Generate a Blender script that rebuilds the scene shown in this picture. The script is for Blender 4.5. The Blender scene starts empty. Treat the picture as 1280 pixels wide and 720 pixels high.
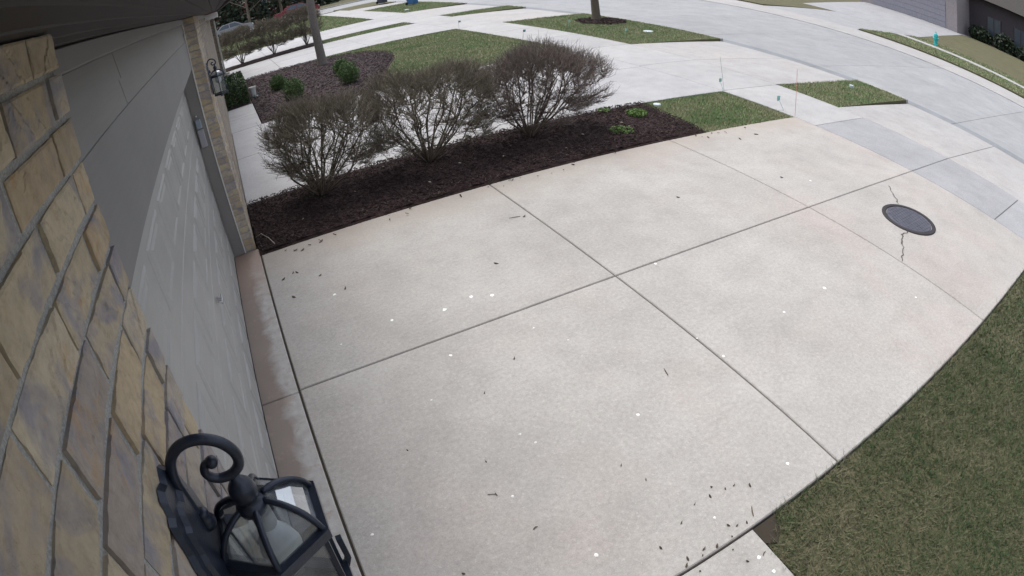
import bpy, math, random
import numpy as np
from mathutils import Matrix, Vector
random.seed(7)
rng = np.random.default_rng(11)
SC = bpy.context.scene
COL = SC.collection
PI = math.pi

# ------------------------------------------------------------------ camera (wide security lens, barrel distortion)
cd = bpy.data.cameras.new('camera')
cam = bpy.data.objects.new('camera', cd)
COL.objects.link(cam)
SC.camera = cam
cam.matrix_world = Matrix.Translation((0.201868, 0.0, 2.7)) @ (
    Matrix.Rotation(-0.3180129, 3, 'Z') @ Matrix.Rotation(0.9313340, 3, 'X') @ Matrix.Rotation(-0.1569576, 3, 'Z')).to_4x4()
cd.type = 'PANO'
cd.panorama_type = 'FISHEYE_LENS_POLYNOMIAL'
cd.fisheye_fov = math.radians(175)
cd.fisheye_polynomial_k0 = 0.0
cd.fisheye_polynomial_k1 = -0.04820638
cd.fisheye_polynomial_k2 = 0.00017788137
cd.fisheye_polynomial_k3 = -0.0000121393287
cd.fisheye_polynomial_k4 = -0.000000165082
cd.sensor_fit = 'HORIZONTAL'
cd.sensor_width = 36.0
cd.sensor_height = 20.25
cd.shift_x = 57.44678 / 1280
cd.shift_y = 64.12769 / 720
cd.clip_start = 0.005
cd.clip_end = 2000

# ------------------------------------------------------------------ sky, sun, exposure (bright overcast afternoon)
SUN_EL, SUN_AZ = math.radians(66), math.radians(352)      # azimuth measured from +Y towards +X
world = bpy.data.worlds.new('World')
SC.world = world
world.use_nodes = True
wn = world.node_tree
wn.nodes.clear()
sky = wn.nodes.new('ShaderNodeTexSky')
sky.sky_type = 'NISHITA'
sky.sun_disc = False
sky.sun_elevation = SUN_EL
sky.sun_rotation = SUN_AZ
sky.air_density = 1.0
sky.dust_density = 3.0
hs = wn.nodes.new('ShaderNodeHueSaturation')
hs.inputs['Saturation'].default_value = 0.38
bg = wn.nodes.new('ShaderNodeBackground')
bg.inputs["Strength"].default_value = 0.15
wo = wn.nodes.new('ShaderNodeOutputWorld')
wn.links.new(sky.outputs[0], hs.inputs['Color'])
wn.links.new(hs.outputs[0], bg.inputs['Color'])
wn.links.new(bg.outputs[0], wo.inputs['Surface'])
sl = bpy.data.lights.new('sun', 'SUN')
sl.energy = 1.0
sl.angle = math.radians(38)
sl.color = (1.0, 0.965, 0.92)
sun = bpy.data.objects.new('sun', sl)
COL.objects.link(sun)
sdir = Vector((math.sin(SUN_AZ) * math.cos(SUN_EL), math.cos(SUN_AZ) * math.cos(SUN_EL), math.sin(SUN_EL)))
sun.rotation_euler = sdir.to_track_quat('Z', 'Y').to_euler()
sun.location = sdir * 60
SC.view_settings.view_transform = 'Standard'
SC.view_settings.look = 'None'
SC.view_settings.gamma = 1.0
SC.view_settings.exposure = 0.88
SC.render.engine = 'CYCLES'
SC.cycles.max_bounces = 6
SC.cycles.transparent_max_bounces = 12

# ------------------------------------------------------------------ mesh helpers
class MB:
    """collects geometry in world coordinates; build() links it as one mesh object"""
    def __init__(self):
        self.v, self.f = [], []
    def add(self, vs, fs):
        n = len(self.v)
        self.v.extend([tuple(p) for p in vs])
        self.f.extend([tuple(i + n for i in f) for f in fs])
        return self
    def box(self, x0, x1, y0, y1, z0, z1):
        return self.add([(x0, y0, z0), (x1, y0, z0), (x1, y1, z0), (x0, y1, z0), (x0, y0, z1), (x1, y0, z1), (x1, y1, z1), (x0, y1, z1)],
                        [(3, 2, 1, 0), (4, 5, 6, 7), (0, 1, 5, 4), (1, 2, 6, 5), (2, 3, 7, 6), (3, 0, 4, 7)])
    def bbox(self, x0, x1, y0, y1, z0, z1, b=0.004):
        """box with all twelve edges bevelled"""
        c = ((x0 + x1) / 2, (y0 + y1) / 2, (z0 + z1) / 2)
        h = ((x1 - x0) / 2, (y1 - y0) / 2, (z1 - z0) / 2)
        b = min(b, *[q * 0.49 for q in h])
        vs, idx = [], {}
        for sx in (-1, 1):
            for sy in (-1, 1):
                for sz in (-1, 1):
                    for a in range(3):
                        s = (sx, sy, sz)
                        p = [c[i] + s[i] * (h[i] - (0 if i == a else b)) for i in range(3)]
                        idx[(sx, sy, sz, a)] = len(vs)
                        vs.append(p)
        fs = []
        for a in range(3):
            u, w = (a + 1) % 3, (a + 2) % 3
            for s in (-1, 1):
                q = []
                for (su, sw) in ((-1, -1), (1, -1), (1, 1), (-1, 1)):
                    k = [0, 0, 0]; k[a] = s; k[u] = su; k[w] = sw
                    q.append(idx[(k[0], k[1], k[2], a)])
                fs.append(q if s > 0 else q[::-1])
        for a in range(3):
            u, w = (a + 1) % 3, (a + 2) % 3
            for su in (-1, 1):
                for sw in (-1, 1):
                    k0 = [0, 0, 0]; k0[a] = -1; k0[u] = su; k0[w] = sw
                    k1 = list(k0); k1[a] = 1
                    q = [idx[(*k0, u)], idx[(*k1, u)], idx[(*k1, w)], idx[(*k0, w)]]
                    fs.append(q if su * sw < 0 else q[::-1])
        for sx in (-1, 1):
            for sy in (-1, 1):
                for sz in (-1, 1):
                    t = [idx[(sx, sy, sz, 0)], idx[(sx, sy, sz, 1)], idx[(sx, sy, sz, 2)]]
                    fs.append(t if sx * sy * sz > 0 else t[::-1])
        return self.add(vs, fs)
    def tube(self, pts, rad, n=6, cap=True):
        pts = [Vector(p) for p in pts]
        if not hasattr(rad, '__len__'):
            rad = [rad] * len(pts)
        vs, fs = [], []
        up = None
        for i, p in enumerate(pts):
            t = (pts[min(i + 1, len(pts) - 1)] - pts[max(i - 1, 0)])
            if t.length < 1e-9: t = Vector((0, 0, 1))
            t.normalize()
            if up is None:
                up = t.orthogonal().normalized()
            else:
                up = (up - t * up.dot(t))
                up = up.normalized() if up.length > 1e-6 else t.orthogonal().normalized()
            w = t.cross(up)
            for k in range(n):
                a = 2 * PI * k / n
                vs.append(p + (up * math.cos(a) + w * math.sin(a)) * rad[i])
        for i in range(len(pts) - 1):
            for k in range(n):
                a, b = i * n + k, i * n + (k + 1) % n
                fs.append((a, b, b + n, a + n))
        if cap:
            fs.append(tuple(range(n - 1, -1, -1)))
            fs.append(tuple((len(pts) - 1) * n + k for k in range(n)))
        return self.add(vs, fs)
    def lathe(self, prof, c, n=16, cap=True):
        """prof: list of (r, z); about a vertical axis through c"""
        vs, fs = [], []
        for r, z in prof:
            for k in range(n):
                a = 2 * PI * k / n
                vs.append((c[0] + r * math.cos(a), c[1] + r * math.sin(a), c[2] + z))
        for i in range(len(prof) - 1):
            for k in range(n):
                a, b = i * n + k, i * n + (k + 1) % n
                fs.append((a, b, b + n, a + n))
        if cap:
            fs.append(tuple(range(n - 1, -1, -1)))
            fs.append(tuple((len(prof) - 1) * n + k for k in range(n)))
        return self.add(vs, fs)
    def prism(self, poly, z0, z1):
        n = len(poly)
        vs = [(x, y, z0) for x, y in poly] + [(x, y, z1) for x, y in poly]
        fs = [tuple(range(n - 1, -1, -1)), tuple(range(n, 2 * n))]
        fs += [(i, (i + 1) % n, n + (i + 1) % n, n + i) for i in range(n)]
        return self.add(vs, fs)
    def build(self, name, mat, parent=None, origin=None, smooth=False):
        v = np.array(self.v, dtype=np.float64).reshape(-1, 3)
        if origin is None:
            lo, hi = v.min(0), v.max(0)
            origin = ((lo + hi) / 2)
            origin[2] = lo[2]
        return mesh_obj(name, v - np.array(origin), self.f, mat, parent, origin, smooth)

def wloc(o):
    p = Vector((0, 0, 0))
    while o is not None:
        p += o.location
        o = o.parent
    return p

def mesh_obj(name, v, f, mat, parent, origin, smooth=False):
    me = bpy.data.meshes.new(name)
    me.from_pydata(np.asarray(v).tolist(), [], f)
    me.validate()
    if smooth:
        me.polygons.foreach_set('use_smooth', [True] * len(me.polygons))
    if mat is not None:
        me.materials.append(mat)
    o = bpy.data.objects.new(name, me)
    COL.objects.link(o)
    loc = Vector([float(q) for q in origin])
    if parent is not None:
        o.parent = parent
        loc = loc - wloc(parent)
    o.location = loc
    return o

def tri_obj(name, V, mat, parent=None):
    """V: (n,3,3) loose triangles -> one mesh object, fast"""
    V = np.asarray(V, dtype=np.float32)
    n = len(V)
    me = bpy.data.meshes.new(name)
    me.vertices.add(n * 3)
    me.vertices.foreach_set('co', V.reshape(-1))
    me.loops.add(n * 3)
    me.loops.foreach_set('vertex_index', np.arange(n * 3, dtype=np.int32))
    me.polygons.add(n)
    me.polygons.foreach_set('loop_start', np.arange(0, n * 3, 3, dtype=np.int32))
    me.polygons.foreach_set('loop_total', np.full(n, 3, dtype=np.int32))
    me.update()
    me.materials.append(mat)
    o = bpy.data.objects.new(name, me)
    COL.objects.link(o)
    if parent is not None:
        o.parent = parent
        o.location = -wloc(parent)
    return o

def empty(name, loc):
    o = bpy.data.objects.new(name, None)
    COL.objects.link(o)
    o.location = loc
    o.empty_display_size = 0.2
    return o

def tag(o, label=None, cat=None, group=None, kind=None):
    if label: o['label'] = label
    if cat: o['category'] = cat
    if group: o['group'] = group
    if kind: o['kind'] = kind
    return o

def dup_tree(o, parent=None):
    c = o.copy()
    COL.objects.link(c)
    c.parent = parent
    for ch in list(o.children):
        dup_tree(ch, c)
    return c

# ------------------------------------------------------------------ material helpers
class NT:
    def __init__(self, name):
        self.m = bpy.data.materials.new(name)
        self.m.use_nodes = True
        self.t = self.m.node_tree
        self.t.nodes.clear()
        self.out = self.t.nodes.new('ShaderNodeOutputMaterial')
        self.b = self.t.nodes.new('ShaderNodeBsdfPrincipled')
        self.t.links.new(self.b.outputs[0], self.out.inputs['Surface'])
    def n(self, kind, **kw):
        q = self.t.nodes.new(kind)
        for k, v in kw.items():
            setattr(q, k, v)
        return q
    def l(self, a, b):
        self.t.links.new(a, b)
    def pos(self):
        return self.n('ShaderNodeNewGeometry').outputs['Position']
    def objc(self):
        return self.n('ShaderNodeTexCoord').outputs['Object']
    def island(self):
        return self.n('ShaderNodeNewGeometry').outputs['Random Per Island']
    def objrand(self):
        return self.n('ShaderNodeObjectInfo').outputs['Random']
    def map(self, vec, scale=(1, 1, 1), loc=(0, 0, 0)):
        q = self.n('ShaderNodeMapping')
        q.inputs['Scale'].default_value = scale
        q.inputs['Location'].default_value = loc
        self.l(vec, q.inputs['Vector'])
        return q.outputs[0]
    def noise(self, vec, scale, detail=3, rough=0.55, dist=0.0, out='Fac'):
        q = self.n('ShaderNodeTexNoise')
        q.inputs['Scale'].default_value = scale
        q.inputs['Detail'].default_value = detail
        q.inputs['Roughness'].default_value = rough
        q.inputs['Distortion'].default_value = dist
        self.l(vec, q.inputs['Vector'])
        return q.outputs[out]
    def voronoi(self, vec, scale, out='Distance', feature='F1'):
        q = self.n('ShaderNodeTexVoronoi', feature=feature)
        q.inputs['Scale'].default_value = scale
        self.l(vec, q.inputs['Vector'])
        return q.outputs[out]
    def ramp(self, fac, stops, interp='LINEAR'):
        q = self.n('ShaderNodeValToRGB')
        q.color_ramp.interpolation = interp
        e = q.color_ramp.elements
        while len(e) < len(stops):
            e.new(0.5)
        for i, (p, c) in enumerate(stops):
            e[i].position = p
            e[i].color = (*c, 1) if hasattr(c, '__len__') else (c, c, c, 1)
        self.l(fac, q.inputs[0])
        return q.outputs[0]
    def mix(self, fac, a, b, mode='MIX'):
        q = self.n('ShaderNodeMix', data_type='RGBA', blend_type=mode)
        for i, val in ((0, fac), (6, a), (7, b)):
            s = q.inputs[i]
            if hasattr(val, 'links'):
                self.l(val, s)
            elif hasattr(val, '__len__'):
                s.default_value = (*val, 1)
            else:
                s.default_value = val if i == 0 else (val, val, val, 1)
        return q.outputs[2]
    def math(self, op, a, b=None):
        q = self.n('ShaderNodeMath', operation=op)
        for s, val in ((q.inputs[0], a), (q.inputs[1], b)):
            if val is None: continue
            if hasattr(val, 'links'): self.l(val, s)
            else: s.default_value = val
        return q.outputs[0]
    def bump(self, h, strength=0.3, dist=0.01, prev=None):
        q = self.n('ShaderNodeBump')
        q.inputs['Strength'].default_value = strength
        q.inputs['Distance'].default_value = dist
        self.l(h, q.inputs['Height'])
        if prev is not None: self.l(prev, q.inputs['Normal'])
        return q.outputs[0]
    def done(self, col=None, rough=None, normal=None, metal=0.0, spec=0.3):
        if col is not None:
            if hasattr(col, 'links'): self.l(col, self.b.inputs['Base Color'])
            else: self.b.inputs['Base Color'].default_value = (*col, 1)
        if rough is not None:
            if hasattr(rough, 'links'): self.l(rough, self.b.inputs['Roughness'])
            else: self.b.inputs['Roughness'].default_value = rough
        if normal is not None: self.l(normal, self.b.inputs['Normal'])
        self.b.inputs['Metallic'].default_value = metal
        self.b.inputs['Specular IOR Level'].default_value = spec
        return self.m

def concrete(name, ca, cb, pink=(0.43, 0.37, 0.335), pinkamt=0.5, fine=0.10, edge=False):
    t = NT(name)
    p = t.pos()
    big = t.noise(p, 0.8, 5, 0.6, 0.2)
    c = t.mix(t.ramp(big, [(0.30, 0.0), (0.72, 1.0)]), ca, cb)
    st = t.ramp(t.noise(t.map(p, loc=(7, 3, 1)), 0.5, 5, 0.62, 0.3), [(0.46, 0.0), (0.74, pinkamt)])
    c = t.mix(st, c, pink)
    wear = t.noise(t.map(p, loc=(2, 9, 4)), 3.2, 6, 0.68)
    c = t.mix(1.0, c, t.ramp(wear, [(0.26, 0.88), (0.5, 1.0), (0.74, 1.08)]), 'MULTIPLY')
    mid = t.noise(p, 34, 5, 0.75)
    c = t.mix(1.0, c, t.ramp(mid, [(0.28, 0.82), (0.72, 1.14)]), 'MULTIPLY')
    fn = t.noise(p, 150, 3, 0.7)
    c = t.mix(1.0, c, t.ramp(fn, [(0.25, 1.0 - fine * 2.0), (0.75, 1.0 + fine * 1.2)]), 'MULTIPLY')
    spk = t.voronoi(p, 95, 'Color')
    sp = t.n('ShaderNodeSeparateColor'); t.l(spk, sp.inputs[0])
    c = t.mix(t.ramp(sp.outputs[0], [(0.93, 0.0), (0.97, 0.16)]), c, (0.20, 0.185, 0.17))
    c = t.mix(t.ramp(sp.outputs[1], [(0.95, 0.0), (0.98, 0.14)]), c, (0.62, 0.61, 0.60))
    if edge:
        sy = t.n('ShaderNodeSeparateXYZ'); t.l(p, sy.inputs[0])
        ey = t.math('ADD', sy.outputs[1], t.math('MULTIPLY', t.math('SUBTRACT', t.noise(p, 2.5, 5, 0.7), 0.5), 1.1))
        c = t.mix(t.ramp(t.math('MULTIPLY', ey, 0.1), [(0.535, 0.0), (0.61, 0.6)]), c, (0.31, 0.265, 0.225))
    slab = t.ramp(t.objrand(), [(0.0, 0.96), (1.0, 1.04)])
    c = t.mix(1.0, c, slab, 'MULTIPLY')
    br = t.noise(t.map(p, scale=(220, 14, 30)), 1.0, 2, 0.5)
    h = t.math('ADD', t.math('MULTIPLY', fn, 0.7), t.math('MULTIPLY', br, 0.5))
    return t.done(c, 0.86, t.bump(h, 0.35, 0.004), spec=0.25)

M_CONC = concrete('concrete_driveway', (0.330, 0.315, 0.296), (0.402, 0.387, 0.366), (0.388, 0.338, 0.312), 0.85, edge=True)
M_CONC2 = concrete('concrete_pale', (0.34, 0.338, 0.345), (0.40, 0.398, 0.405), pinkamt=0.1)
M_WALK = concrete('concrete_sidewalk', (0.335, 0.33, 0.33), (0.39, 0.387, 0.388), pinkamt=0.15)
M_WALKD = concrete('concrete_sidewalk_grey', (0.285, 0.286, 0.297), (0.335, 0.336, 0.346), pinkamt=0.0)
M_STREET = concrete('concrete_street', (0.262, 0.268, 0.277), (0.318, 0.324, 0.334), pinkamt=0.05)
M_GUTTER = concrete('concrete_gutter', (0.18, 0.19, 0.20), (0.24, 0.25, 0.265), pinkamt=0.0)
M_APRON = concrete('concrete_apron', (0.33, 0.322, 0.318), (0.385, 0.377, 0.372), pinkamt=0.3)

def threshold_mat():
    t = NT('stained_concrete')
    p = t.pos()
    sep = t.n('ShaderNodeSeparateXYZ'); t.l(p, sep.inputs[0])
    nz = t.noise(p, 5.5, 5, 0.65, 0.4)
    x = t.math('ADD', sep.outputs[0], t.math('MULTIPLY', t.math('SUBTRACT', nz, 0.5), 0.22))
    near_door = t.ramp(t.math('MULTIPLY', t.math('ADD', x, 0.3), 3.0), [(0.50, 1.0), (0.74, 0.0)])
    base = t.mix(t.ramp(t.noise(p, 14, 4), [(0.3, 0.0), (0.7, 1.0)]), (0.33, 0.31, 0.29), (0.42, 0.41, 0.40))
    stain = t.mix(t.noise(p, 2.2, 3), (0.205, 0.165, 0.145), (0.265, 0.225, 0.20))
    c = t.mix(near_door, base, stain)
    far = t.ramp(t.math('MULTIPLY', sep.outputs[1], 0.16), [(0.80, 0.0), (0.97, 1.0)])
    c = t.mix(t.math('MULTIPLY', far, 0.7), c, (0.31, 0.215, 0.165))
    blot = t.ramp(t.noise(p, 9, 5, 0.7), [(0.56, 0.0), (0.64, 0.6)])
    c = t.mix(blot, c, (0.31, 0.24, 0.20))
    fn = t.noise(p, 140, 3, 0.7)
    c = t.mix(1.0, c, t.ramp(fn, [(0.25, 0.84), (0.75, 1.1)]), 'MULTIPLY')
    return t.done(c, 0.8, t.bump(fn, 0.3, 0.004), spec=0.3)
M_THRESH = threshold_mat()

def simple(name, col, rough=0.6, metal=0.0, spec=0.3, var=0.12, scale=6.0, bump=0.0, bscale=60):
    t = NT(name)
    p = t.objc()
    c = t.mix(1.0, col, t.ramp(t.noise(p, scale, 4), [(0.25, 1 - var), (0.75, 1 + var)]), 'MULTIPLY')
    nrm = t.bump(t.noise(p, bscale, 3), bump, 0.004) if bump else None
    return t.done(c, rough, nrm, metal, spec)

def soil_mat(name, ca, cb, cc):
    t = NT(name)
    p = t.pos()
    c = t.mix(t.ramp(t.noise(p, 1.4, 5, 0.65), [(0.3, 0.0), (0.7, 1.0)]), ca, cb)
    c = t.mix(t.ramp(t.noise(p, 38, 4, 0.7), [(0.45, 0.0), (0.75, 1.0)]), c, cc)
    return t.done(c, 0.95, t.bump(t.noise(p, 60, 4, 0.7), 0.8, 0.02), spec=0.1)
M_LAWN = soil_mat('lawn_turf', (0.085, 0.085, 0.05), (0.12, 0.115, 0.068), (0.15, 0.13, 0.09))
M_MULCH = soil_mat('dark_mulch', (0.030, 0.020, 0.020), (0.045, 0.030, 0.030), (0.07, 0.048, 0.044))
M_MULCH2 = soil_mat('purple_mulch', (0.046, 0.035, 0.037), (0.06, 0.045, 0.046), (0.085, 0.065, 0.064))
M_JOINT = simple('joint_dirt', (0.11, 0.10, 0.092), 0.95, spec=0.1, bump=0.5, bscale=90)

def chip_mat(name, stops):
    t = NT(name)
    c = t.ramp(t.island(), stops)
    return t.done(c, 0.9, spec=0.15)
M_CHIP = chip_mat('mulch_chip', [(0.0, (0.026, 0.018, 0.019)), (0.75, (0.046, 0.031, 0.031)), (1.0, (0.085, 0.06, 0.055))])
M_CHIP2 = chip_mat('mulch_chip_purple', [(0.0, (0.038, 0.029, 0.031)), (0.75, (0.056, 0.042, 0.043)), (1.0, (0.09, 0.07, 0.067))])

def grass_mat(name, straw, olive, green, strawamt):
    t = NT(name)
    r = t.island()
    p = t.pos()
    patch = t.noise(p, 1.0, 5, 0.68, 0.5)
    fine = t.noise(t.map(p, loc=(5, 2, 0)), 5.5, 4, 0.7)
    f = t.math('ADD', t.math('MULTIPLY', r, 0.42), t.math('ADD', t.math('MULTIPLY', patch, 1.35), t.math('MULTIPLY', fine, 0.6)))
    f = t.math('SUBTRACT', f, 0.62)
    c = t.ramp(f, [(0.28 + strawamt, straw), (0.50 + strawamt, olive), (0.80 + strawamt, green)])
    return t.done(c, 0.7, spec=0.15)
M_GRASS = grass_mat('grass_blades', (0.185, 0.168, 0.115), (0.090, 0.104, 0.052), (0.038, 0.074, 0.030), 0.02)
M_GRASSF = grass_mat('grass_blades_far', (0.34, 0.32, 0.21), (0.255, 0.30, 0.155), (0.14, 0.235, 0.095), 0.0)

# ------------------------------------------------------------------ ground, slabs, street
def rect_slab(mb, x0, x1, y0, y1, zf, gap=0.006, b=0.007, th=0.11):
    x0 += gap; x1 -= gap; y0 += gap; y1 -= gap
    q = lambda x, y, dz: (x, y, zf(x, y) + dz)
    A = [(x0, y0), (x1, y0), (x1, y1), (x0, y1)]
    B = [(x0 + b, y0 + b), (x1 - b, y0 + b), (x1 - b, y1 - b), (x0 + b, y1 - b)]
    vs = [q(x, y, -th) for x, y in A] + [q(x, y, -b) for x, y in A] + [q(x, y, 0) for x, y in B]
    fs = [(8, 9, 10, 11)]
    for i in range(4):
        j = (i + 1) % 4
        fs += [(i, j, 4 + j, 4 + i), (4 + i, 4 + j, 8 + j, 8 + i)]
    mb.add(vs, fs)

FLAT = lambda x, y: 0.0
def slabbed(name, xs, ys, mat, zf=FLAT, base=True, gap=0.006, mats=None, slabname='slab', skip=()):
    """a paved area: a dark bed sheet (the joints) with one slab object per cell"""
    mb = MB()
    e = 0.004
    vs, n = [], 0
    x0, x1, y0, y1 = xs[0] + e, xs[-1] - e, ys[0] + e, ys[-1] - e
    d = -0.009
    mb.add([(x0, y0, zf(x0, y0) + d), (x1, y0, zf(x1, y0) + d), (x1, y1, zf(x1, y1) + d), (x0, y1, zf(x0, y1) + d)], [(0, 1, 2, 3)])
    root = mb.build(name, M_JOINT, origin=((x0 + x1) / 2, (y0 + y1) / 2, -0.1))
    tag(root, kind='structure')
    for i in range(len(xs) - 1):
        for j in range(len(ys) - 1):
            if (i, j) in skip: continue
            m = MB()
            rect_slab(m, xs[i], xs[i + 1], ys[j], ys[j + 1], zf, gap)
            mm = mats.get((i, j), mat) if mats else mat
            m.build(slabname, mm, root)
    return root

# the lawn sheet that everything else lies on, out to the horizon
g = MB()
g.add([(-400, -400, -0.16), (700, -400, -0.16), (700, 700, -0.16), (-400, 700, -0.16)], [(0, 1, 2, 3)])
tag(g.build('ground', M_LAWN, origin=(0, 0, -0.16)), kind='structure')

def lawn(poly, z=-0.022, name='lawn', res=None):
    m = MB()
    n = len(poly)
    m.prism(poly, -0.155, z)
    return tag(m.build(name, M_LAWN), kind='structure')

X0, XD1, XD2, XS0, XS1, XC = 0.034, 2.794, 5.579, 8.60, 10.40, 14.08
YN, YM, YF = 1.027, 3.565, 6.089
M_FILL = simple('joint_filler', (0.045, 0.038, 0.03), 0.95, spec=0.1, bump=0.6, bscale=60)
drive = slabbed('driveway', [X0, XD1, XD2, XS0], [YN, YM, YF], M_CONC)
ap = lambda x, y: -0.10 * min(1.0, max(0.0, (x - XS1) / (XC - XS1)))
slabbed('driveway_apron', [XS1, XC], [0.95, YM, 6.25], M_APRON, ap)
slabbed('garage_threshold', [-0.30, 0.026], [0.70, YM - 0.02, 6.30], M_THRESH, gap=0.003)
slabbed('walkway', [0.10, 1.985], [-3.2, -1.1, YN - 0.008], M_CONC, gap=0.002)
m = MB(); m.box(0.0215, 0.0405, 0.70, 6.30, -.12, -.010); m.build('joint_strip', M_FILL, drive)
sw_y = [-14.0, -11, -8, -5.5, -3.2, -0.6, 1.92, YM, 5.6, 7.9, 10.5, 13.1, 15.6, 18.2, 20.9, 23.3, 25.7, 27.4, 30, 32.5, 35, 37.5, 40, 42.5, 45, 47.5, 50]
slabbed('sidewalk', [XS0, XS1], sw_y, M_WALK, mats={(0, sw_y.index(-0.6)): M_WALKD, (0, sw_y.index(1.92)): M_WALKD, (0, sw_y.index(YM)): M_WALKD})
nd = slabbed('neighbour_driveway', [0.0, 2.1, 5.3, XS0], [7.87, 10.4, 12.74], M_CONC2)
m = MB(); m.prism([(3.4, 12.747), (8.594, 12.747), (8.594, 13.17)], -.11, 0.0); m.build('slab', M_CONC2, nd)
slabbed('neighbour_apron', [XS1, XC], [7.95, 10.5, 13.05], M_APRON, ap)
slabbed('entry_walk', [-0.25, 0.68], [12.75, 14.2, 15.7], M_CONC2)
slabbed('second_driveway', [-0.5, 2.1, 5.3, XS0], [21.0, 23.3, 25.6], M_CONC2)
slabbed('second_apron', [XS1, XC], [20.8, 23.3, 25.75], M_APRON, ap)
slabbed('third_driveway', [-0.5, 2.1, 5.3, XS0], [27.3, 29.9, 32.5], M_CONC2)
slabbed('third_apron', [XS1, XC], [27.45, 30, 32.7], M_APRON, ap)
slabbed('fourth_apron', [XS1, XC], [42.3, 44.5, 46.6], M_APRON, ap)

# street: main carriageway plus the cross street at its far end, one sheet with joints as separate slabs
ZS = -0.115
def zst(x, y): return ZS
st = slabbed('street', [14.62, 20.0, 25.7], [-40, -30, -20, -10, -4.5, 0.2, 4.9, 9.6, 14.3, 19, 23.7, 28.4, 33.1, 37.8, 42.5, 47.2, 53], M_STREET, zst, gap=0.006)
slabbed('gutter', [14.10, 14.62], [-40, -20, -4.5, 0.2, 4.9, 9.6, 14.3, 19, 23.7, 28.4, 33.1, 42.5, 53], M_GUTTER, lambda x, y: ZS + 0.004, gap=0.006)
slabbed('cross_street', [-70, -40, -20, -8, 0, 8, 16, 26, 40, 70], [53.3, 57.6, 62], M_STREET, zst, gap=0.006)
# kerbs stand beside the street where no apron crosses
def kerb(x0, x1, ya, yb):
    m = MB(); m.bbox(x0, x1, ya, yb, -0.16, -0.006, 0.02)
    return tag(m.build('kerb', M_APRON), kind='structure')
for ya, yb in ((-40, 0.9), (6.3, 7.9), (13.1, 20.75), (25.8, 27.4), (32.75, 42.25), (46.65, 53)):
    kerb(14.085, 14.22, ya, yb)
for xa, xb in ((-70, 8.5), (26, 70)):
    m = MB(); m.bbox(xa, xb, 53.05, 53.25, -0.16, 0.0, 0.02); tag(m.build('kerb', M_WALK), kind='structure')
m = MB(); m.bbox(-70, 70, 62.1, 62.3, -0.16, 0.0, 0.02); tag(m.build('kerb', M_WALK), kind='structure')
# opposite side of the street
slabbed('parking_strip', [25.75, 29.5], [-40, -20, -10, -5, 0, 5, 10, 16.6, 20, 24, 30, 40, 52], M_APRON, lambda x, y: ZS + 0.02)
slabbed('opposite_driveway', [29.5, 36, 44, 54], [16.8, 20.3, 23.8], M_WALKD, lambda x, y: -0.093 + 0.073 * min(1.0, max(0.0, (x - 29.5) / 6.5)), gap=0.003)
slabbed('opposite_sidewalk', [34.6, 36.0], [-40, -20, -10, 0, 5, 10, 16.7], M_WALK)

# lawn pieces
lawn([(2.0, -30), (XS0, -30), (XS0, YN - 0.01), (2.0, YN - 0.01)])
lawn([(XS1 + .01, -40), (14.07, -40), (14.07, 0.9), (XS1 + .01, 0.9)])
lawn([(6.40, YF + .01), (XS0, YF + .01), (XS0, 7.86), (6.52, 7.86)])
lawn([(XS1 + .01, 6.3), (14.07, 6.3), (14.07, 7.9), (XS1 + .01, 7.9)])
lawn([(0.7, 12.75), (3.4, 12.75), (XS0, 13.18), (XS0, 20.95), (0.7, 20.95)])
lawn([(XS1 + .01, 13.1), (14.07, 13.1), (14.07, 20.75), (XS1 + .01, 20.75)])
lawn([(XS1 + .01, 25.8), (14.07, 25.8), (14.07, 27.4), (XS1 + .01, 27.4)])
lawn([(XS1 + .01, 32.75), (14.07, 32.75), (14.07, 42.25), (XS1 + .01, 42.25)])
lawn([(XS1 + .01, 46.65), (14.07, 46.65), (14.07, 52.9), (XS1 + .01, 52.9)])
lawn([(-9, 32.6), (XS0, 32.6), (XS0, 52.9), (-9, 52.9)])
lawn([(29.6, -40), (34.55, -40), (34.55, 16.7), (29.6, 16.7)])
lawn([(36.05, -40), (60, -40), (60, 16.7), (36.05, 16.7)])
lawn([(29.6, 23.9), (60, 23.9), (60, 50), (29.6, 50)])
lawn([(4.4, 25.72), (XS0, 25.72), (XS0, 27.2), (4.4, 27.2)])

m = MB(); m.prism([(1.99, .90), (2.05, .86), (2.13, .92), (2.17, 1.018), (1.99, 1.018)], -.1, -.012); tag(m.build('bare_soil', M_FILL), kind='structure')
# mulch beds: gently mounded sheets
def mound(name, poly, mat, h, res, z0=-0.012):
    """heightfield over a polygon, falling to its edge"""
    P = np.array(poly)
    lo, hi = P.min(0), P.max(0)
    nx, ny = int((hi[0] - lo[0]) / res) + 2, int((hi[1] - lo[1]) / res) + 2
    xs, ys = np.linspace(lo[0], hi[0], nx), np.linspace(lo[1], hi[1], ny)
    gx, gy = np.meshgrid(xs, ys, indexing='ij')
    d = edge_dist(gx.ravel(), gy.ravel(), P).reshape(gx.shape)
    z = z0 + h * np.clip(d / 0.35, 0, 1) ** 0.6 + rng.normal(0, 0.006, gx.shape) * (d > 0)
    inside = d > 0
    vs = np.stack([gx, gy, z], -1).reshape(-1, 3)
    fs = []
    for i in range(nx - 1):
        for j in range(ny - 1):
            if inside[i:i + 2, j:j + 2].sum() >= 1 and inside[i:i+2, j:j+2].all():
                fs.append((i * ny + j, (i + 1) * ny + j, (i + 1) * ny + j + 1, i * ny + j + 1))
    m = MB(); m.v = vs.tolist(); m.f = fs
    base = MB(); base.prism(poly, -0.15, -0.004)
    m.add(base.v, base.f)
    return tag(m.build(name, mat), kind='structure')

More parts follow.
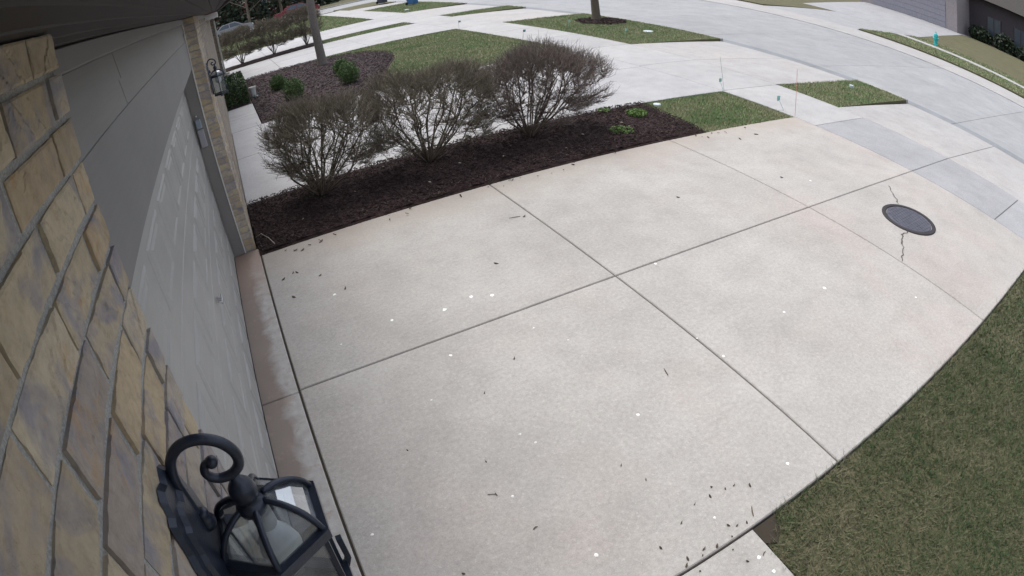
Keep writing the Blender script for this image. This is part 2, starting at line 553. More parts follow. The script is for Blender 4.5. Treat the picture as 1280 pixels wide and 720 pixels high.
def edge_dist(x, y, P):
    """signed distance to a polygon's edge, positive inside"""
    d = np.full(x.shape, 1e9); ins = np.zeros(x.shape, bool)
    n = len(P)
    for i in range(n):
        a, b = P[i], P[(i + 1) % n]
        e = b - a
        t = np.clip(((x - a[0]) * e[0] + (y - a[1]) * e[1]) / (e @ e), 0, 1)
        d = np.minimum(d, np.hypot(x - a[0] - t * e[0], y - a[1] - t * e[1]))
        if a[1] != b[1]:
            c = ((a[1] > y) != (b[1] > y)) & (x < (b[0] - a[0]) * (y - a[1]) / (b[1] - a[1]) + a[0])
            ins ^= c
    return np.where(ins, d, -d)

def scatter(poly, density):
    P = np.array(poly)
    lo, hi = P.min(0), P.max(0)
    n = int(np.prod(hi - lo) * density)
    p = lo + rng.random((n, 2)) * (hi - lo)
    return p[edge_dist(p[:, 0], p[:, 1], P) > 0]

BED1 = [(0.02, 6.10), (6.30, 6.10), (6.42, 7.0), (6.50, 7.85), (0.02, 7.85)]
BED2 = [(0.70, 12.76), (3.3, 12.76), (3.9, 14.36), (4.54, 15.98), (5.0, 17.0), (5.18, 17.84), (5.15, 18.7), (4.85, 19.5), (4.3, 20.1), (3.2, 20.6), (2.0, 20.9), (0.7, 20.97)]
BED3 = [(-0.4, 25.65), (4.6, 25.65), (4.6, 27.25), (-0.4, 27.25)]
BEDH = [(-0.3, 15.72), (0.68, 15.72), (0.68, 20.97), (-0.3, 20.97)]
mound('mulch_bed', BED1, M_MULCH, 0.05, 0.06)
mound('mulch_bed', BED2, M_MULCH2, 0.05, 0.12, z0=-0.006)
mound('mulch_bed', BED3, M_MULCH, 0.05, 0.2)
mound('mulch_bed', BEDH, M_MULCH2, 0.03, 0.2)

def chips(name, poly, density, mat, size, z):
    p = scatter(poly, density)
    n = len(p)
    a = rng.random(n) * 2 * PI
    L = size * (0.4 + rng.random(n)); W = L * (0.15 + 0.3 * rng.random(n)); H = 0.35 * W + 0.002
    tilt = rng.normal(0, 0.35, n)
    ux = np.stack([np.cos(a) * np.cos(tilt), np.sin(a) * np.cos(tilt), np.sin(tilt)], 1)
    uy = np.stack([-np.sin(a), np.cos(a), rng.normal(0, .25, n)], 1)
    uz = np.cross(ux, uy)
    c = np.stack([p[:, 0], p[:, 1], z + rng.random(n) * 0.02], 1)
    cor = []
    for sx, sy, sz in ((-1, -1, -1), (1, -1, -1), (1, 1, -1), (-1, 1, -1), (-1, -1, 1), (1, -1, 1), (1, 1, 1), (-1, 1, 1)):
        k = 1.0 if sx > 0 else 0.7
        cor.append(c + ux * (sx * L / 2)[:, None] + uy * (sy * W / 2 * k)[:, None] + uz * (sz * H / 2)[:, None])
    V = np.stack(cor, 1)
    F = [(4, 5, 6, 7), (0, 1, 5, 4), (1, 2, 6, 5), (2, 3, 7, 6), (3, 0, 4, 7)]
    idx = (np.arange(n)[:, None, None] * 8 + np.array(F)[None]).reshape(-1, 4)
    o = mesh_obj(name, V.reshape(-1, 3), idx.tolist(), mat, None, (0, 0, 0))
    return tag(o, kind='stuff')
chips('mulch_chips', BED1, 1500, M_CHIP, 0.034, 0.034)
chips('mulch_chips', BED2, 420, M_CHIP2, 0.042, 0.040)
# a few chips strayed over the kerb edge of the drive
chips('mulch_chips', [(0.05, 5.9), (8.4, 5.9), (8.4, 6.1), (0.05, 6.1)], 22, M_CHIP, 0.03, 0.003)

# ------------------------------------------------------------------ grass
def grass(name, poly, density, h, w, mat, z=-0.022, lean=0.6, edge=0.0):
    p = scatter(poly, density)
    n = len(p)
    a = rng.random(n) * 2 * PI
    hh = h * (0.45 + 0.8 * rng.random(n))
    ww = w * (0.6 + 0.8 * rng.random(n))
    la = rng.random(n) * 2 * PI
    ll = hh * lean * (0.4 + 1.2 * rng.random(n))
    base = np.stack([p[:, 0], p[:, 1], np.full(n, z)], 1)
    d = np.stack([np.cos(a), np.sin(a), np.zeros(n)], 1) * (ww / 2)[:, None]
    tip = base + np.stack([np.cos(la) * ll, np.sin(la) * ll, hh], 1)
    o = tri_obj(name, np.stack([base - d, base + d, tip], 1), mat)
    return tag(o, kind='stuff')
grass('grass', [(1.99, -2.6), (5.2, -2.6), (5.2, YN - .004), (2.16, YN - .004), (2.10, .92), (1.99, .88)], 9000, 0.042, 0.0055, M_GRASS, lean=1.1)
grass('grass', [(5.2, -3.5), (8.58, -3.5), (8.58, YN - .004), (5.2, YN - .004)], 3500, 0.045, 0.009, M_GRASS, lean=1.1)
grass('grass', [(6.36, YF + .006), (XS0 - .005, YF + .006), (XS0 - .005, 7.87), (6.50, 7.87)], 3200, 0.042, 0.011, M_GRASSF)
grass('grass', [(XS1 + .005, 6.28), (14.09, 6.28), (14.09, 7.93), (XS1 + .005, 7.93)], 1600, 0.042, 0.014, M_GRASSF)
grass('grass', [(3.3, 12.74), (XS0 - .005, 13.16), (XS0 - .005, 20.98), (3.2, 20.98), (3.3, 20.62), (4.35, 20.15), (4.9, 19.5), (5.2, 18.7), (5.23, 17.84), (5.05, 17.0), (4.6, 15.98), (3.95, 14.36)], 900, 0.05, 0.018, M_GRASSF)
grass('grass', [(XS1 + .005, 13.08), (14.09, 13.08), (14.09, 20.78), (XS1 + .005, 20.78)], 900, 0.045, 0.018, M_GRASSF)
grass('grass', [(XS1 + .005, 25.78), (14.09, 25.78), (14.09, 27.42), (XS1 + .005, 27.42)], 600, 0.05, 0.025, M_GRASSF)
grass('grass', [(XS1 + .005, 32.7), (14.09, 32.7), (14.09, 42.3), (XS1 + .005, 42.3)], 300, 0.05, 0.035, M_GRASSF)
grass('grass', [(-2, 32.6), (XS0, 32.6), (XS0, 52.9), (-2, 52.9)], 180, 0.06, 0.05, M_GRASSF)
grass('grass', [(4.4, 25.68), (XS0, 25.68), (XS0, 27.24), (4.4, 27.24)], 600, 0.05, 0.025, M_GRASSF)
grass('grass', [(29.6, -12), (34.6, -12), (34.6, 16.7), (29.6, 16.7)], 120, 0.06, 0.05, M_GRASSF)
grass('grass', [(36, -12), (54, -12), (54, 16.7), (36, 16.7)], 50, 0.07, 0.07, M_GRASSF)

# ------------------------------------------------------------------ marks on the drive
M_CRACK = simple('crack_dirt', (0.10, 0.09, 0.08), 0.95, spec=0.1)
def crack(pts, w, parent):
    """thin dark fissure: a jittered ribbon sunk between raised lips"""
    P = []
    for (ax, ay), (bx, by) in zip(pts[:-1], pts[1:]):
        for k in range(5):
            t = k / 5
            P.append((ax + (bx - ax) * t + random.uniform(-.018, .018), ay + (by - ay) * t + random.uniform(-.018, .018)))
    P.append(pts[-1])
    vs, fs = [], []
    for i, (x, y) in enumerate(P):
        a, b = P[max(i - 1, 0)], P[min(i + 1, len(P) - 1)]
        dx, dy = b[0] - a[0], b[1] - a[1]
        L = math.hypot(dx, dy) or 1
        ww = w * random.uniform(0.35, 1.0)
        nx, ny = -dy / L * ww, dx / L * ww
        vs += [(x - nx, y - ny, 0.004), (x + nx, y + ny, 0.004)]
    for i in range(len(P) - 1):
        fs.append((2 * i, 2 * i + 2, 2 * i + 3, 2 * i + 1))
    m = MB(); m.add(vs, fs)
    return m.build('crack', M_CRACK, parent)
crack([(7.45, 3.43), (7.26, 3.24), (7.12, 3.12), (7.02, 3.02)], 0.011, drive)
crack([(6.36, 2.52), (6.21, 2.53), (6.08, 2.46), (5.87, 2.33), (5.60, 2.20)], 0.011, drive)
crack([(0.90, 2.0), (0.86, 2.02)], 0.004, drive)

M_MANH = simple('manhole_iron', (0.075, 0.075, 0.098), 0.6, 0.3, 0.4, var=0.25, scale=10, bump=0.4, bscale=40)
M_MANR = simple('manhole_ring', (0.03, 0.027, 0.03), 0.7, 0.2)
mh = empty('manhole_cover', (6.73, 2.69, 0.0))
m = MB(); m.lathe([(0.335, -0.05), (0.335, 0.010), (0.345, 0.014), (0.385, 0.014), (0.395, 0.008), (0.395, -0.05)], (6.73, 2.69, 0), 40, cap=False)
m.build('ring', M_MANR, mh, smooth=False)
m = MB(); m.lathe([(0.326, -0.03), (0.326, 0.006), (0.318, 0.011), (0.0005, 0.011)], (6.73, 2.69, 0), 40)
cov = m.build('lid', M_MANH, mh)
m = MB()
for i in range(-5, 6):
    y = i * 0.055
    hw = math.sqrt(max(0.30 ** 2 - y * y, 0))
    k = int(hw / 0.03)
    for j in range(-k, k + 1):
        if (i + j) % 2 == 0:
            m.box(6.73 + j * 0.03 - .009, 6.73 + j * .03 + .009, 2.69 + y - .018, 2.69 + y + .018, 0.010, 0.0145)
tag(m.build('tread', M_MANH, cov), kind='stuff')
tag(mh, 'round dark iron manhole cover set in the cracked driveway slab', 'manhole cover')

M_LEAF = chip_mat('dead_leaf', [(0, (0.06, 0.046, 0.036)), (1, (0.14, 0.105, 0.08))])
M_FLECK = simple('white_fleck', (0.85, 0.85, 0.83), 0.7)
WHITE = [(0.92, 4.03), (0.46, 3.94), (1.16, 3.33), (1.84, 3.29), (1.61, 3.97), (1.77, 3.89), (1.35, 3.92), (1.95, 2.11), (1.17, 1.37), (1.85, 1.21), (2.49, 1.24), (0.16, 2.08), (1.23, 2.36), (0.59, 4.73), (6.29, 4.06), (1.98, 3.02), (5.11, 1.74), (1.89, 0.85), (1.9, 0.73), (2.8, 2.51), (3.66, 2.36), (4.3, 2.39), (2.83, 2.24), (1.28, 2.25), (3.21, 3.53), (0.86, 2.95), (0.97, 1.95)]
DARK = [(0.3, 5.41), (0.34, 5.39), (0.19, 5.35), (0.23, 4.93), (2.03, 4.34), (2.7, 5.05), (1.54, 3.04), (4.34, 4.51), (5.97, 4.31), (6.06, 6.03), (6.18, 5.89), (6.59, 5.62), (7.03, 5.67), (0.95, 2.26), (1.62, 1.82), (1.68, 1.65), (1.97, 1.39), (2.03, 1.33), (2.09, 1.32), (2.17, 1.26), (1.92, 1.34), (1.81, 1.35), (1.67, 1.29), (1.88, 1.12), (1.92, 1.09), (1.98, 1.07), (1.85, 1.05), (1.74, 1.05), (1.64, 1.05), (1.56, 1.08), (1.53, 1.05), (1.8, 0.98), (1.82, 0.87), (1.57, 0.98), (1.48, 1.22), (1.67, 1.08), (1.2, 2.82), (0.56, 2.59), (0.52, 1.61), (0.41, 5.91), (0.48, 5.86), (0.7, 5.92), (0.54, 5.17), (0.7, 4.77)]
TWIGS = [(2.36, 2.34, 1.3, .07), (2.06, 1.11, 1.0, .07), (0.98, 1.69, 0.2, .03), (1.93, 0.85, 0.4, .03), (2.61, 5.09, 2.9, .12)]
for x, y in WHITE:
    near = math.hypot(x, y) < 4
    s = random.uniform(0.009, 0.015) * (1 if near else 1.5)
    m = MB()
    n = 7
    ring = [(x + s * random.uniform(.6, 1.1) * math.cos(2 * PI * k / n), y + s * random.uniform(.6, 1.1) * math.sin(2 * PI * k / n), 0.001) for k in range(n)]
    m.add(ring + [(x, y, 0.008)], [(k, (k + 1) % n, n) for k in range(n)])
    tag(m.build('white_fleck', M_FLECK), 'tiny white fleck lying on the pale concrete driveway', 'fleck', 'white flecks scattered over the driveway')
for x, y in DARK:
    far = 1.0 if math.hypot(x, y) < 3.2 else 1.9
    s = random.choice((.006, .008, .010, .013)) * random.uniform(.85, 1.15) * far * (1.7 if y > 5.5 else 1)
    a = random.uniform(0, PI)
    ca, sa = math.cos(a) * s, math.sin(a) * s
    w = random.uniform(.35, .6)
    m = MB()
    P = [(-1, 0, .002), (-.35, -w, .006), (.5, -w * .8, .012), (1, 0, .016), (.5, w * .8, .004), (-.35, w, .003), (0, 0, .013)]
    top = [(x + ca * u - sa * v, y + sa * u + ca * v, z) for u, v, z in P]
    bot = [(p[0], p[1], max(p[2] - .003, .0005)) for p in top[:6]]
    m.add(top + bot, [(k, (k + 1) % 6, 6) for k in range(6)] + [(7 + k, 7 + (k + 1) % 6, (k + 1) % 6, k) for k in range(6)])
    lab = ('small dark leaf scrap on the driveway close to the far garage pier' if x < .9 and y > 4.6 else
           'small dark leaf scrap by the driveway joint next to the walkway' if y < 1.45 else
           'dark leaf scrap on the driveway along the edge of mulch and small lawn' if y > 5.5 else
           'lone dark leaf scrap out on the open driveway slab')
    tag(m.build('dead_leaf', M_LEAF), lab, 'leaf', 'dead leaves scattered over the driveway')
for x, y, a, L in TWIGS:
    m = MB()
    m.tube([(x - math.cos(a) * L / 2, y - math.sin(a) * L / 2, .004), (x, y + .004, .006), (x + math.cos(a) * L / 2, y + math.sin(a) * L / 2, .005)], [.003, .0035, .002], 5)
    tag(m.build('fallen_twig', M_LEAF), 'thin dark broken twig lying on the concrete', 'twig', 'broken twigs on the driveway')

# ------------------------------------------------------------------ our house: brick piers, garage door, header, soffit, roof
def brick_mat(name, use_island=False, dark=1.0):
    t = NT(name)
    p = t.pos()
    r = t.island() if use_island else t.objrand()
    off = t.n('ShaderNodeCombineXYZ'); t.l(t.math('MULTIPLY', r, 31.0), off.inputs[0]); t.l(t.math('MULTIPLY', r, 17.0), off.inputs[1])
    v = t.n('ShaderNodeVectorMath', operation='ADD'); t.l(p, v.inputs[0]); t.l(off.outputs[0], v.inputs[1])
    v = v.outputs[0]
    k = dark
    c = t.ramp(r, [(0.0, (.275 * k, .225 * k, .16 * k)), (0.22, (.34 * k, .29 * k, .215 * k)), (0.42, (.29 * k, .25 * k, .205 * k)),
                   (0.58, (.215 * k, .19 * k, .185 * k)), (0.75, (.31 * k, .245 * k, .165 * k)), (0.9, (.335 * k, .285 * k, .215 * k)), (1.0, (.25 * k, .205 * k, .155 * k))])
    patch = t.noise(v, 11, 4, 0.6, 0.7)
    c = t.mix(t.ramp(patch, [(0.50, 0.0), (0.64, 0.8)]), c, (.17 * k, .165 * k, .195 * k))
    patch2 = t.noise(t.map(v, loc=(3, 5, 9)), 15, 4, 0.65, 0.9)
    c = t.mix(t.ramp(patch2, [(0.60, 0.0), (0.70, 0.6)]), c, (.30 * k, .195 * k, .105 * k))
    c = t.mix(1.0, c, t.ramp(t.noise(v, 55, 5, 0.72), [(0.28, 0.80), (0.5, 1.0), (0.75, 1.14)]), 'MULTIPLY')
    c = t.mix(1.0, c, t.ramp(t.noise(v, 6, 4, 0.6), [(0.3, 0.84), (0.7, 1.12)]), 'MULTIPLY')
    ledge = t.noise(v, 14, 6, 0.6, 0.2)
    led = t.ramp(ledge, [(0.40, 0.0), (0.41, 0.5), (0.575, 0.55), (0.585, 1.0)])
    n1 = t.bump(led, 0.45, 0.004)
    n2 = t.bump(t.noise(v, 170, 5, 0.78), 0.6, 0.003, n1)
    return t.done(c, 0.9, n2, spec=0.2)
M_BRICK = brick_mat('rough_brick', False, 1.42)
M_BRICKI = brick_mat('rough_brick_joined', True, 1.35)
M_BRICKF = brick_mat('pink_brick', True, 0.9)
def mortar_mat():
    t = NT('mortar')
    p = t.pos()
    c = t.mix(t.noise(p, 20, 4), (.30, .30, .295), (.40, .395, .385))
    c = t.mix(1.0, c, t.ramp(t.noise(p, 300, 3, .7), [(.3, .7), (.7, 1.2)]), 'MULTIPLY')
    return t.done(c, .95, t.bump(t.noise(p, 240, 3, .7), .8, .004), spec=.1)
M_MORTAR = mortar_mat()
def paint(name, col, grain=0.0, rough=0.5):
    t = NT(name)
    p = t.pos()
    c = t.mix(1.0, col, t.ramp(t.noise(p, 3.0, 4, .6), [(.25, .93), (.75, 1.06)]), 'MULTIPLY')
    c = t.mix(1.0, c, t.ramp(t.noise(t.map(p, scale=(40, 2.5, 60)), 1.0, 4, .7), [(.3, .95), (.7, 1.04)]), 'MULTIPLY')
    nrm = t.bump(t.noise(t.map(p, scale=(60, 4, 130)), 1.0, 4, .7), grain, .003) if grain else None
    return t.done(c, rough, nrm, spec=.35)
M_DOOR = paint('grey_door_paint', (.318, .314, .306), .35, .48)
M_TRIM = paint('grey_trim_paint', (.185, .181, .186), .15, .55)
M_JAMB = paint('grey_jamb_paint', (.205, .195, .19), .1, .55)
M_SOFF = paint('dark_soffit_paint', (.035, .031, .030), .05, .6)
M_WHITE = paint('white_trim_paint', (.60, .59, .57), .0, .5)
M_DSP = paint('beige_downspout', (.36, .345, .32), .0, .5)
M_ROOF = simple('roof_shingle', (.07, .065, .062), .95, spec=.1, bump=.6, bscale=30)
M_RUBBER = simple('black_rubber', (.012, .012, .013), .8)
M_METAL = simple('dark_lantern_metal', (.022, .029, .050), .38, .35, .6, var=.25, scale=40, bump=.15, bscale=300)
M_CHROME = simple('worn_steel', (.45, .45, .47), .3, .9)

house = empty('house', (0, 3.5, 0))
tag(house, 'tan brick house with a wide grey garage door and dark overhanging soffit', 'house')

from mathutils import noise as mnoise
def rough_brick(mb, y0, y1, z0, z1, xb, xf, seed, ny=12, nz=6, amp=0.0021):
    """brick whose +X face is split and uneven; sides go back to xb"""
    vs, fs = [], []
    s = Vector((seed * 3.17, seed * 1.3, 0))
    dy0, dy1, dz0, dz1 = [random.uniform(-.0015, .0015) for _ in range(4)]
    for i in range(ny + 1):
        for j in range(nz + 1):
            u, w = i / ny, j / nz
            y = y0 + dy0 + (y1 - y0 - dy0 + dy1) * u
            z = z0 + dz0 + (z1 - z0 - dz0 + dz1) * w
            q = Vector((y * 22, z * 30, 0)) + s
            d = mnoise.noise(q * .6) * amp * .8 + mnoise.noise(q * 2.7) * amp * .35
            # split ledges: the face drops in a few slanting steps
            t_ = (y - y0) * 1.0 + (z - z0) * (.9 if seed % 2 else -.9) + .016 * mnoise.noise(Vector((y * 34, z * 34, 0)) + s) + .007 * mnoise.noise(Vector((y * 95, z * 95, 3)) + s)
            w1 = .055 + .05 * (mnoise.noise(s * 2.3 + Vector((.5, .2, .7))) )
            w2 = w1 + .05 + .03 * mnoise.noise(s * 1.1 + Vector((.3, .9, .1)))
            d += amp * (1.0 if t_ < w1 else 0 if t_ < w2 else -1.0) * (1 if seed % 3 else -1)
            d += amp * .55 * (1 if mnoise.noise(Vector((y * 40 + z * 30, z * 22 - y * 16, 5)) + s * 1.7) > .32 else 0)
            e = min(u, 1 - u) * ny, min(w, 1 - w) * nz
            m_ = min(e)
            x = max(xf + d * .85, xf - .0036) - (.0014 if m_ < .5 else 0)
            if m_ < .5:
                y += mnoise.noise(q * 1.9) * .0009; z += mnoise.noise(q * 1.7 + Vector((9, 9, 0))) * .0009
            vs.append((x, y, z))
    N = nz + 1
    for i in range(ny):
        for j in range(nz):
            a = i * N + j
            fs.append((a, a + N, a + N + 1, a + 1))
    rim = [i * N for i in range(ny + 1)] + [ny * N + j for j in range(1, nz + 1)] + [i * N + nz for i in range(ny - 1, -1, -1)] + [j for j in range(nz - 1, 0, -1)]
    base = len(vs)
    for k in rim:
        vs.append((xb, vs[k][1], vs[k][2]))
    R = len(rim)
    for k in range(R):
        k2 = (k + 1) % R
        fs.append((rim[k2], rim[k], base + k, base + k2))
    mb.add(vs, fs)

# near pier: mortar core, every brick around the lamp its own piece, the rest joined
core = MB(); core.box(-.30, -.0046, -2.6, .722, -.1, 2.762)
pier = core.build('brick_pier', M_MORTAR, house)
zz = [2.768, 2.71, 2.648, 2.589, 2.529, 2.468, 2.404, 2.336, 2.272, 2.209]
while zz[-1] > 0.05: zz.append(zz[-1] - .0625)
rest = MB()
for k in range(len(zz) - 1):
    z1, z0 = zz[k] - .0045, zz[k + 1] + .0045
    if k == 0: z1 = 2.7615
    first = .67 if k % 2 else .628
    js = [.736, first]
    while js[-1] > -2.5: js.append(js[-1] - .167)
    js.append(-2.6)
    for q in range(len(js) - 1):
        y1, y0 = js[q] - (.0042 if q else .004), js[q + 1] + .0042
        if y1 - y0 < .012: continue
        if y1 > -.02 and z1 > 1.55:
            m = MB(); rough_brick(m, y0, y1, z0, z1, -.02, .0, k * 40 + q, 40 if y1 - y0 > .08 else 15, 15)
            m.build('brick', M_BRICK, pier)
        else:
            rest.bbox(-.02, random.uniform(-.003, .003), y0, y1, z0, z1, .004)
tag(rest.build('brickwork', M_BRICKI, pier), kind='stuff')
# return face of the near pier (faces the door opening), one brick per course
ret = MB()
for k in range(len(zz) - 1):
    ret.bbox(-.29, -.022, .70, .729, zz[k + 1] + .0055, min(zz[k] - .0055, 2.76), .004)
tag(ret.build('brickwork', M_BRICKI, pier), kind='stuff')

# far pier: return bricks facing the camera are pieces of their own
core = MB(); core.box(-.30, -.0075, 6.306, 7.98, -.1, 2.762)
pier2 = core.build('brick_pier', M_MORTAR, house)
n2 = 36
front = MB()
ys2 = [6.30, 6.47]
for k in range(n2):
    z0, z1 = k * 2.762 / n2 + .006, (k + 1) * 2.762 / n2 - .005
    ylen = .19 if k % 2 else .09
    m = MB(); m.bbox(-.132, random.uniform(-.003, .002), 6.298 + random.uniform(-.002, .002), 6.30 + ylen, z0, z1, .005)
    m.build('brick', M_BRICK, pier2)
    y = 6.30 + ylen + .011
    while y < 7.97:
        y2 = min(y + .19, 7.975)
        if y2 - y > .03: front.bbox(-.02, random.uniform(-.003, .002), y, y2, z0, z1, .004)
        y = y2 + .011
tag(front.build('brickwork', M_BRICKI, pier2), kind='stuff')
m = MB(); m.bbox(-.26, -.136, 6.272, 6.299, 0.004, 2.762, .003)
jamb = m.build('door_jamb', M_JAMB, house)
m = MB(); m.bbox(-.300, -.262, 6.245, 6.297, 0.004, 2.3, .006); m.build('stop_moulding', M_JAMB, jamb)
m = MB(); m.bbox(-.136, -.124, 6.266, 6.2975, 0.006, 2.762, .002); m.build('corner_bead', M_WHITE, jamb)
m = MB(); m.bbox(-.26, -.136, .733, .76, 0.004, 2.762, .003); m.build('door_jamb', M_JAMB, house)

# garage door: four hinged sections, nine raised panels in each
DX = -.272
m = MB()
secz = [0.012, .49, 1.02, 1.55, 2.08]
for a, b in zip(secz[:-1], secz[1:]):
    m.bbox(DX - .04, DX, .765, 6.268, a + .002, b - .002, .004)
m.bbox(DX - .04, DX, .765, 6.268, 2.084, 2.32, .004)
door = m.build('garage_door', M_DOOR, house)
def raised_panel(y0, y1, z0, z1):
    m = MB()
    def ring(dz, dx):
        dy = dz * 2.2
        return [(DX + dx, y0 + dy, z0 + dz), (DX + dx, y1 - dy, z0 + dz), (DX + dx, y1 - dy, z1 - dz), (DX + dx, y0 + dy, z1 - dz)]
    R = [ring(0, .0006), ring(.012, .0085), ring(.018, .0085), ring(.032, .0014), ring(.036, .0014), ring(.050, .0080)]
    vs = [p for r_ in R for p in r_]
    fs = []
    for k in range(len(R) - 1):
        for i in range(4):
            j = (i + 1) % 4
            fs.append((k * 4 + i, k * 4 + j, k * 4 + 4 + j, k * 4 + 4 + i))
    t_ = (len(R) - 1) * 4
    fs.append((t_, t_ + 1, t_ + 2, t_ + 3))
    m.add(vs, fs)
    return m.build('panel', M_DOOR, door)
for zc in (.19, .715, 1.262, 1.808):
    for k in range(9):
        yc = .848 + .603 * (k + .5)
        raised_panel(yc - .246, yc + .246, zc - .14, zc + .14)
m = MB()
m.lathe([(.022, 0), (.022, .006), (.012, .01), (.009, .03), (.0, .032)], (0, 0, 0), 12)
hv = [(DX + .011 + z, 3.50 + x, .955 + y) for x, y, z in m.v]
m2 = MB(); m2.add(hv, m.f); m2.tube([(DX + .04, 3.44, .953), (DX + .045, 3.50, .955), (DX + .04, 3.56, .957)], [.006, .009, .006], 6)
m2.build('handle', M_CHROME, door)
m = MB(); m.bbox(DX - .03, DX + .006, .77, 6.26, .001, .022, .004); m.build('bottom_seal', M_RUBBER, door)

# header above the door
m = MB(); m.bbox(-.262, -.130, .735, 6.298, 2.205, 2.5145, .003); m.build('header_board', M_TRIM, house)
for (a, b, x, seam) in ((2.515, 2.608, -.131, 1.93), (2.6085, 2.702, -.127, 1.905)):
    for ya, yb in ((.735, seam - .0035), (seam + .0035, 6.298)):
        m = MB()
        m.add([(-.26, ya, a), (x, ya, a), (x - .010, ya, b), (-.26, ya, b), (-.26, yb, a), (x, yb, a), (x - .010, yb, b), (-.26, yb, b)],
              [(0, 1, 2, 3), (7, 6, 5, 4), (0, 4, 5, 1), (1, 5, 6, 2), (2, 6, 7, 3), (3, 7, 4, 0)])
        m.build('siding_board', M_TRIM, house)
m = MB(); m.bbox(-.26, -.112, .735, 6.298, 2.7035, 2.762, .004); m.build('frieze_board', M_TRIM, house)

# soffit boards run along the wall
x = -.27
k = 0
while x < .30:
    m = MB(); m.bbox(x, min(x + .0565, .30), -3, 14.2, 2.765, 2.79, .004)
    m.build('soffit_board', M_SOFF, house)
    x += .058
m = MB(); m.bbox(.302, .33, -3, 14.2, 2.75, 2.93, .004); m.build('fascia', M_SOFF, house)
m = MB(); m.add([(.34, -3.2, 2.80), (.34, 14.3, 2.80), (-5.5, 14.3, 5.4), (-5.5, -3.2, 5.4), (.34, -3.2, 2.94), (.34, 14.3, 2.94), (-5.5, 14.3, 5.55), (-5.5, -3.2, 5.55)],
                [(3, 2, 1, 0), (4, 5, 6, 7), (0, 1, 5, 4), (1, 2, 6, 5), (2, 3, 7, 6), (3, 0, 4, 7)])
m.build('roof', M_ROOF, house)
m = MB(); m.box(-6, -.32, -2.6, 7.98, -.1, 2.76); m.build('wall', M_TRIM, house)

# the other half of the building, set further along the same wall
nb = empty('neighbour_house', (0, 20, 0))
tag(nb, 'brick end of the neighbouring home beyond the garage, with white downspout', 'house')
def brick_face(mb, axis, const, a0, a1, z0, z1, ch=.077, bl=.21, depth=.012, sign=1):
    nz = int((z1 - z0) / ch)
    for k in range(nz):
        zz0, zz1 = z0 + k * ch + .005, z0 + (k + 1) * ch - .005
        a = a0 - (bl / 2 if k % 2 else 0)
        while a < a1:
            p, q = max(a + .005, a0), min(a + bl - .005, a1)
            if q - p > .02:
                if axis == 'y': mb.bbox(min(const, const - sign * depth), max(const, const - sign * depth), p, q, zz0, zz1, .003)
                else: mb.bbox(p, q, min(const, const - sign * depth), max(const, const - sign * depth), zz0, zz1, .003)
            a += bl
m = MB(); m.box(-6, -.0045, 7.99, 24.6, -.1, 2.76); w1 = m.build('wall', M_MORTAR, nb)
m = MB(); brick_face(m, 'y', .0, 8.0, 24.55, 0, 2.70); tag(m.build('brickwork', M_BRICKF, w1), kind='stuff')
m = MB(); m.box(-6, .12, 24.65, 25.6, -.1, 2.76); w2 = m.build('wall', M_MORTAR, nb)
m = MB(); brick_face(m, 'x', 24.64, -2.5, .125, 0, 2.70, sign=-1); tag(m.build('brickwork', M_BRICKF, w2), kind='stuff')
m = MB(); m.bbox(.13, .20, 24.56, 24.66, .05, 2.5, .01); m.bbox(.13, .34, 24.56, 24.66, .0, .09, .01); m.bbox(.13, .20, 24.56, 24.66, 2.42, 2.62, .01)
m.build('downspout', M_DSP, nb)
m = MB(); m.bbox(-.1, .30, 14.3, 25.7, 2.60, 2.74, .01); m.build('gutter', M_WHITE, nb)
m = MB(); m.add([(.34, 14.32, 2.76), (.34, 25.8, 2.76), (-5.5, 25.8, 5.4), (-5.5, 14.32, 5.4), (.34, 14.32, 2.88), (.34, 25.8, 2.88), (-5.5, 25.8, 5.55), (-5.5, 14.32, 5.55)],
                [(3, 2, 1, 0), (4, 5, 6, 7), (0, 1, 5, 4), (1, 2, 6, 5), (2, 3, 7, 6), (3, 0, 4, 7)])
m.build('roof', M_ROOF, nb)

# ------------------------------------------------------------------ wall lanterns
def glass_mat():
    t = NT('lantern_glass')
    t.b.inputs['Base Color'].default_value = (.75, .80, .82, 1)
    tr = t.n('ShaderNodeBsdfTransparent'); tr.inputs[0].default_value = (.80, .84, .86, 1)
    gl = t.n('ShaderNodeBsdfGlossy'); gl.inputs['Roughness'].default_value = .08; gl.inputs[0].default_value = (.9, .93, .95, 1)
    fr = t.n('ShaderNodeFresnel'); fr.inputs[0].default_value = 1.5
    mx = t.n('ShaderNodeMixShader')
    f = t.math('ADD', t.math('MULTIPLY', fr.outputs[0], .45), .03)
    t.l(f, mx.inputs[0]); t.l(tr.outputs[0], mx.inputs[1]); t.l(gl.outputs[0], mx.inputs[2])
    df = t.n('ShaderNodeBsdfDiffuse'); df.inputs[0].default_value = (.7, .73, .75, 1)
    mx2 = t.n('ShaderNodeMixShader')
    sm = t.ramp(t.noise(t.objc(), 18, 4, .6), [(.45, .04), (.75, .28)])
    t.l(sm, mx2.inputs[0]); t.l(mx.outputs[0], mx2.inputs[1]); t.l(df.outputs[0], mx2.inputs[2])
    t.l(mx2.outputs[0], t.out.inputs['Surface'])
    return t.m
M_GLASS = glass_mat()
M_BULB = simple('frosted_bulb', (.55, .56, .57), .35, spec=.5)
M_SOCKET = simple('lamp_socket', (.28, .28, .28), .5)

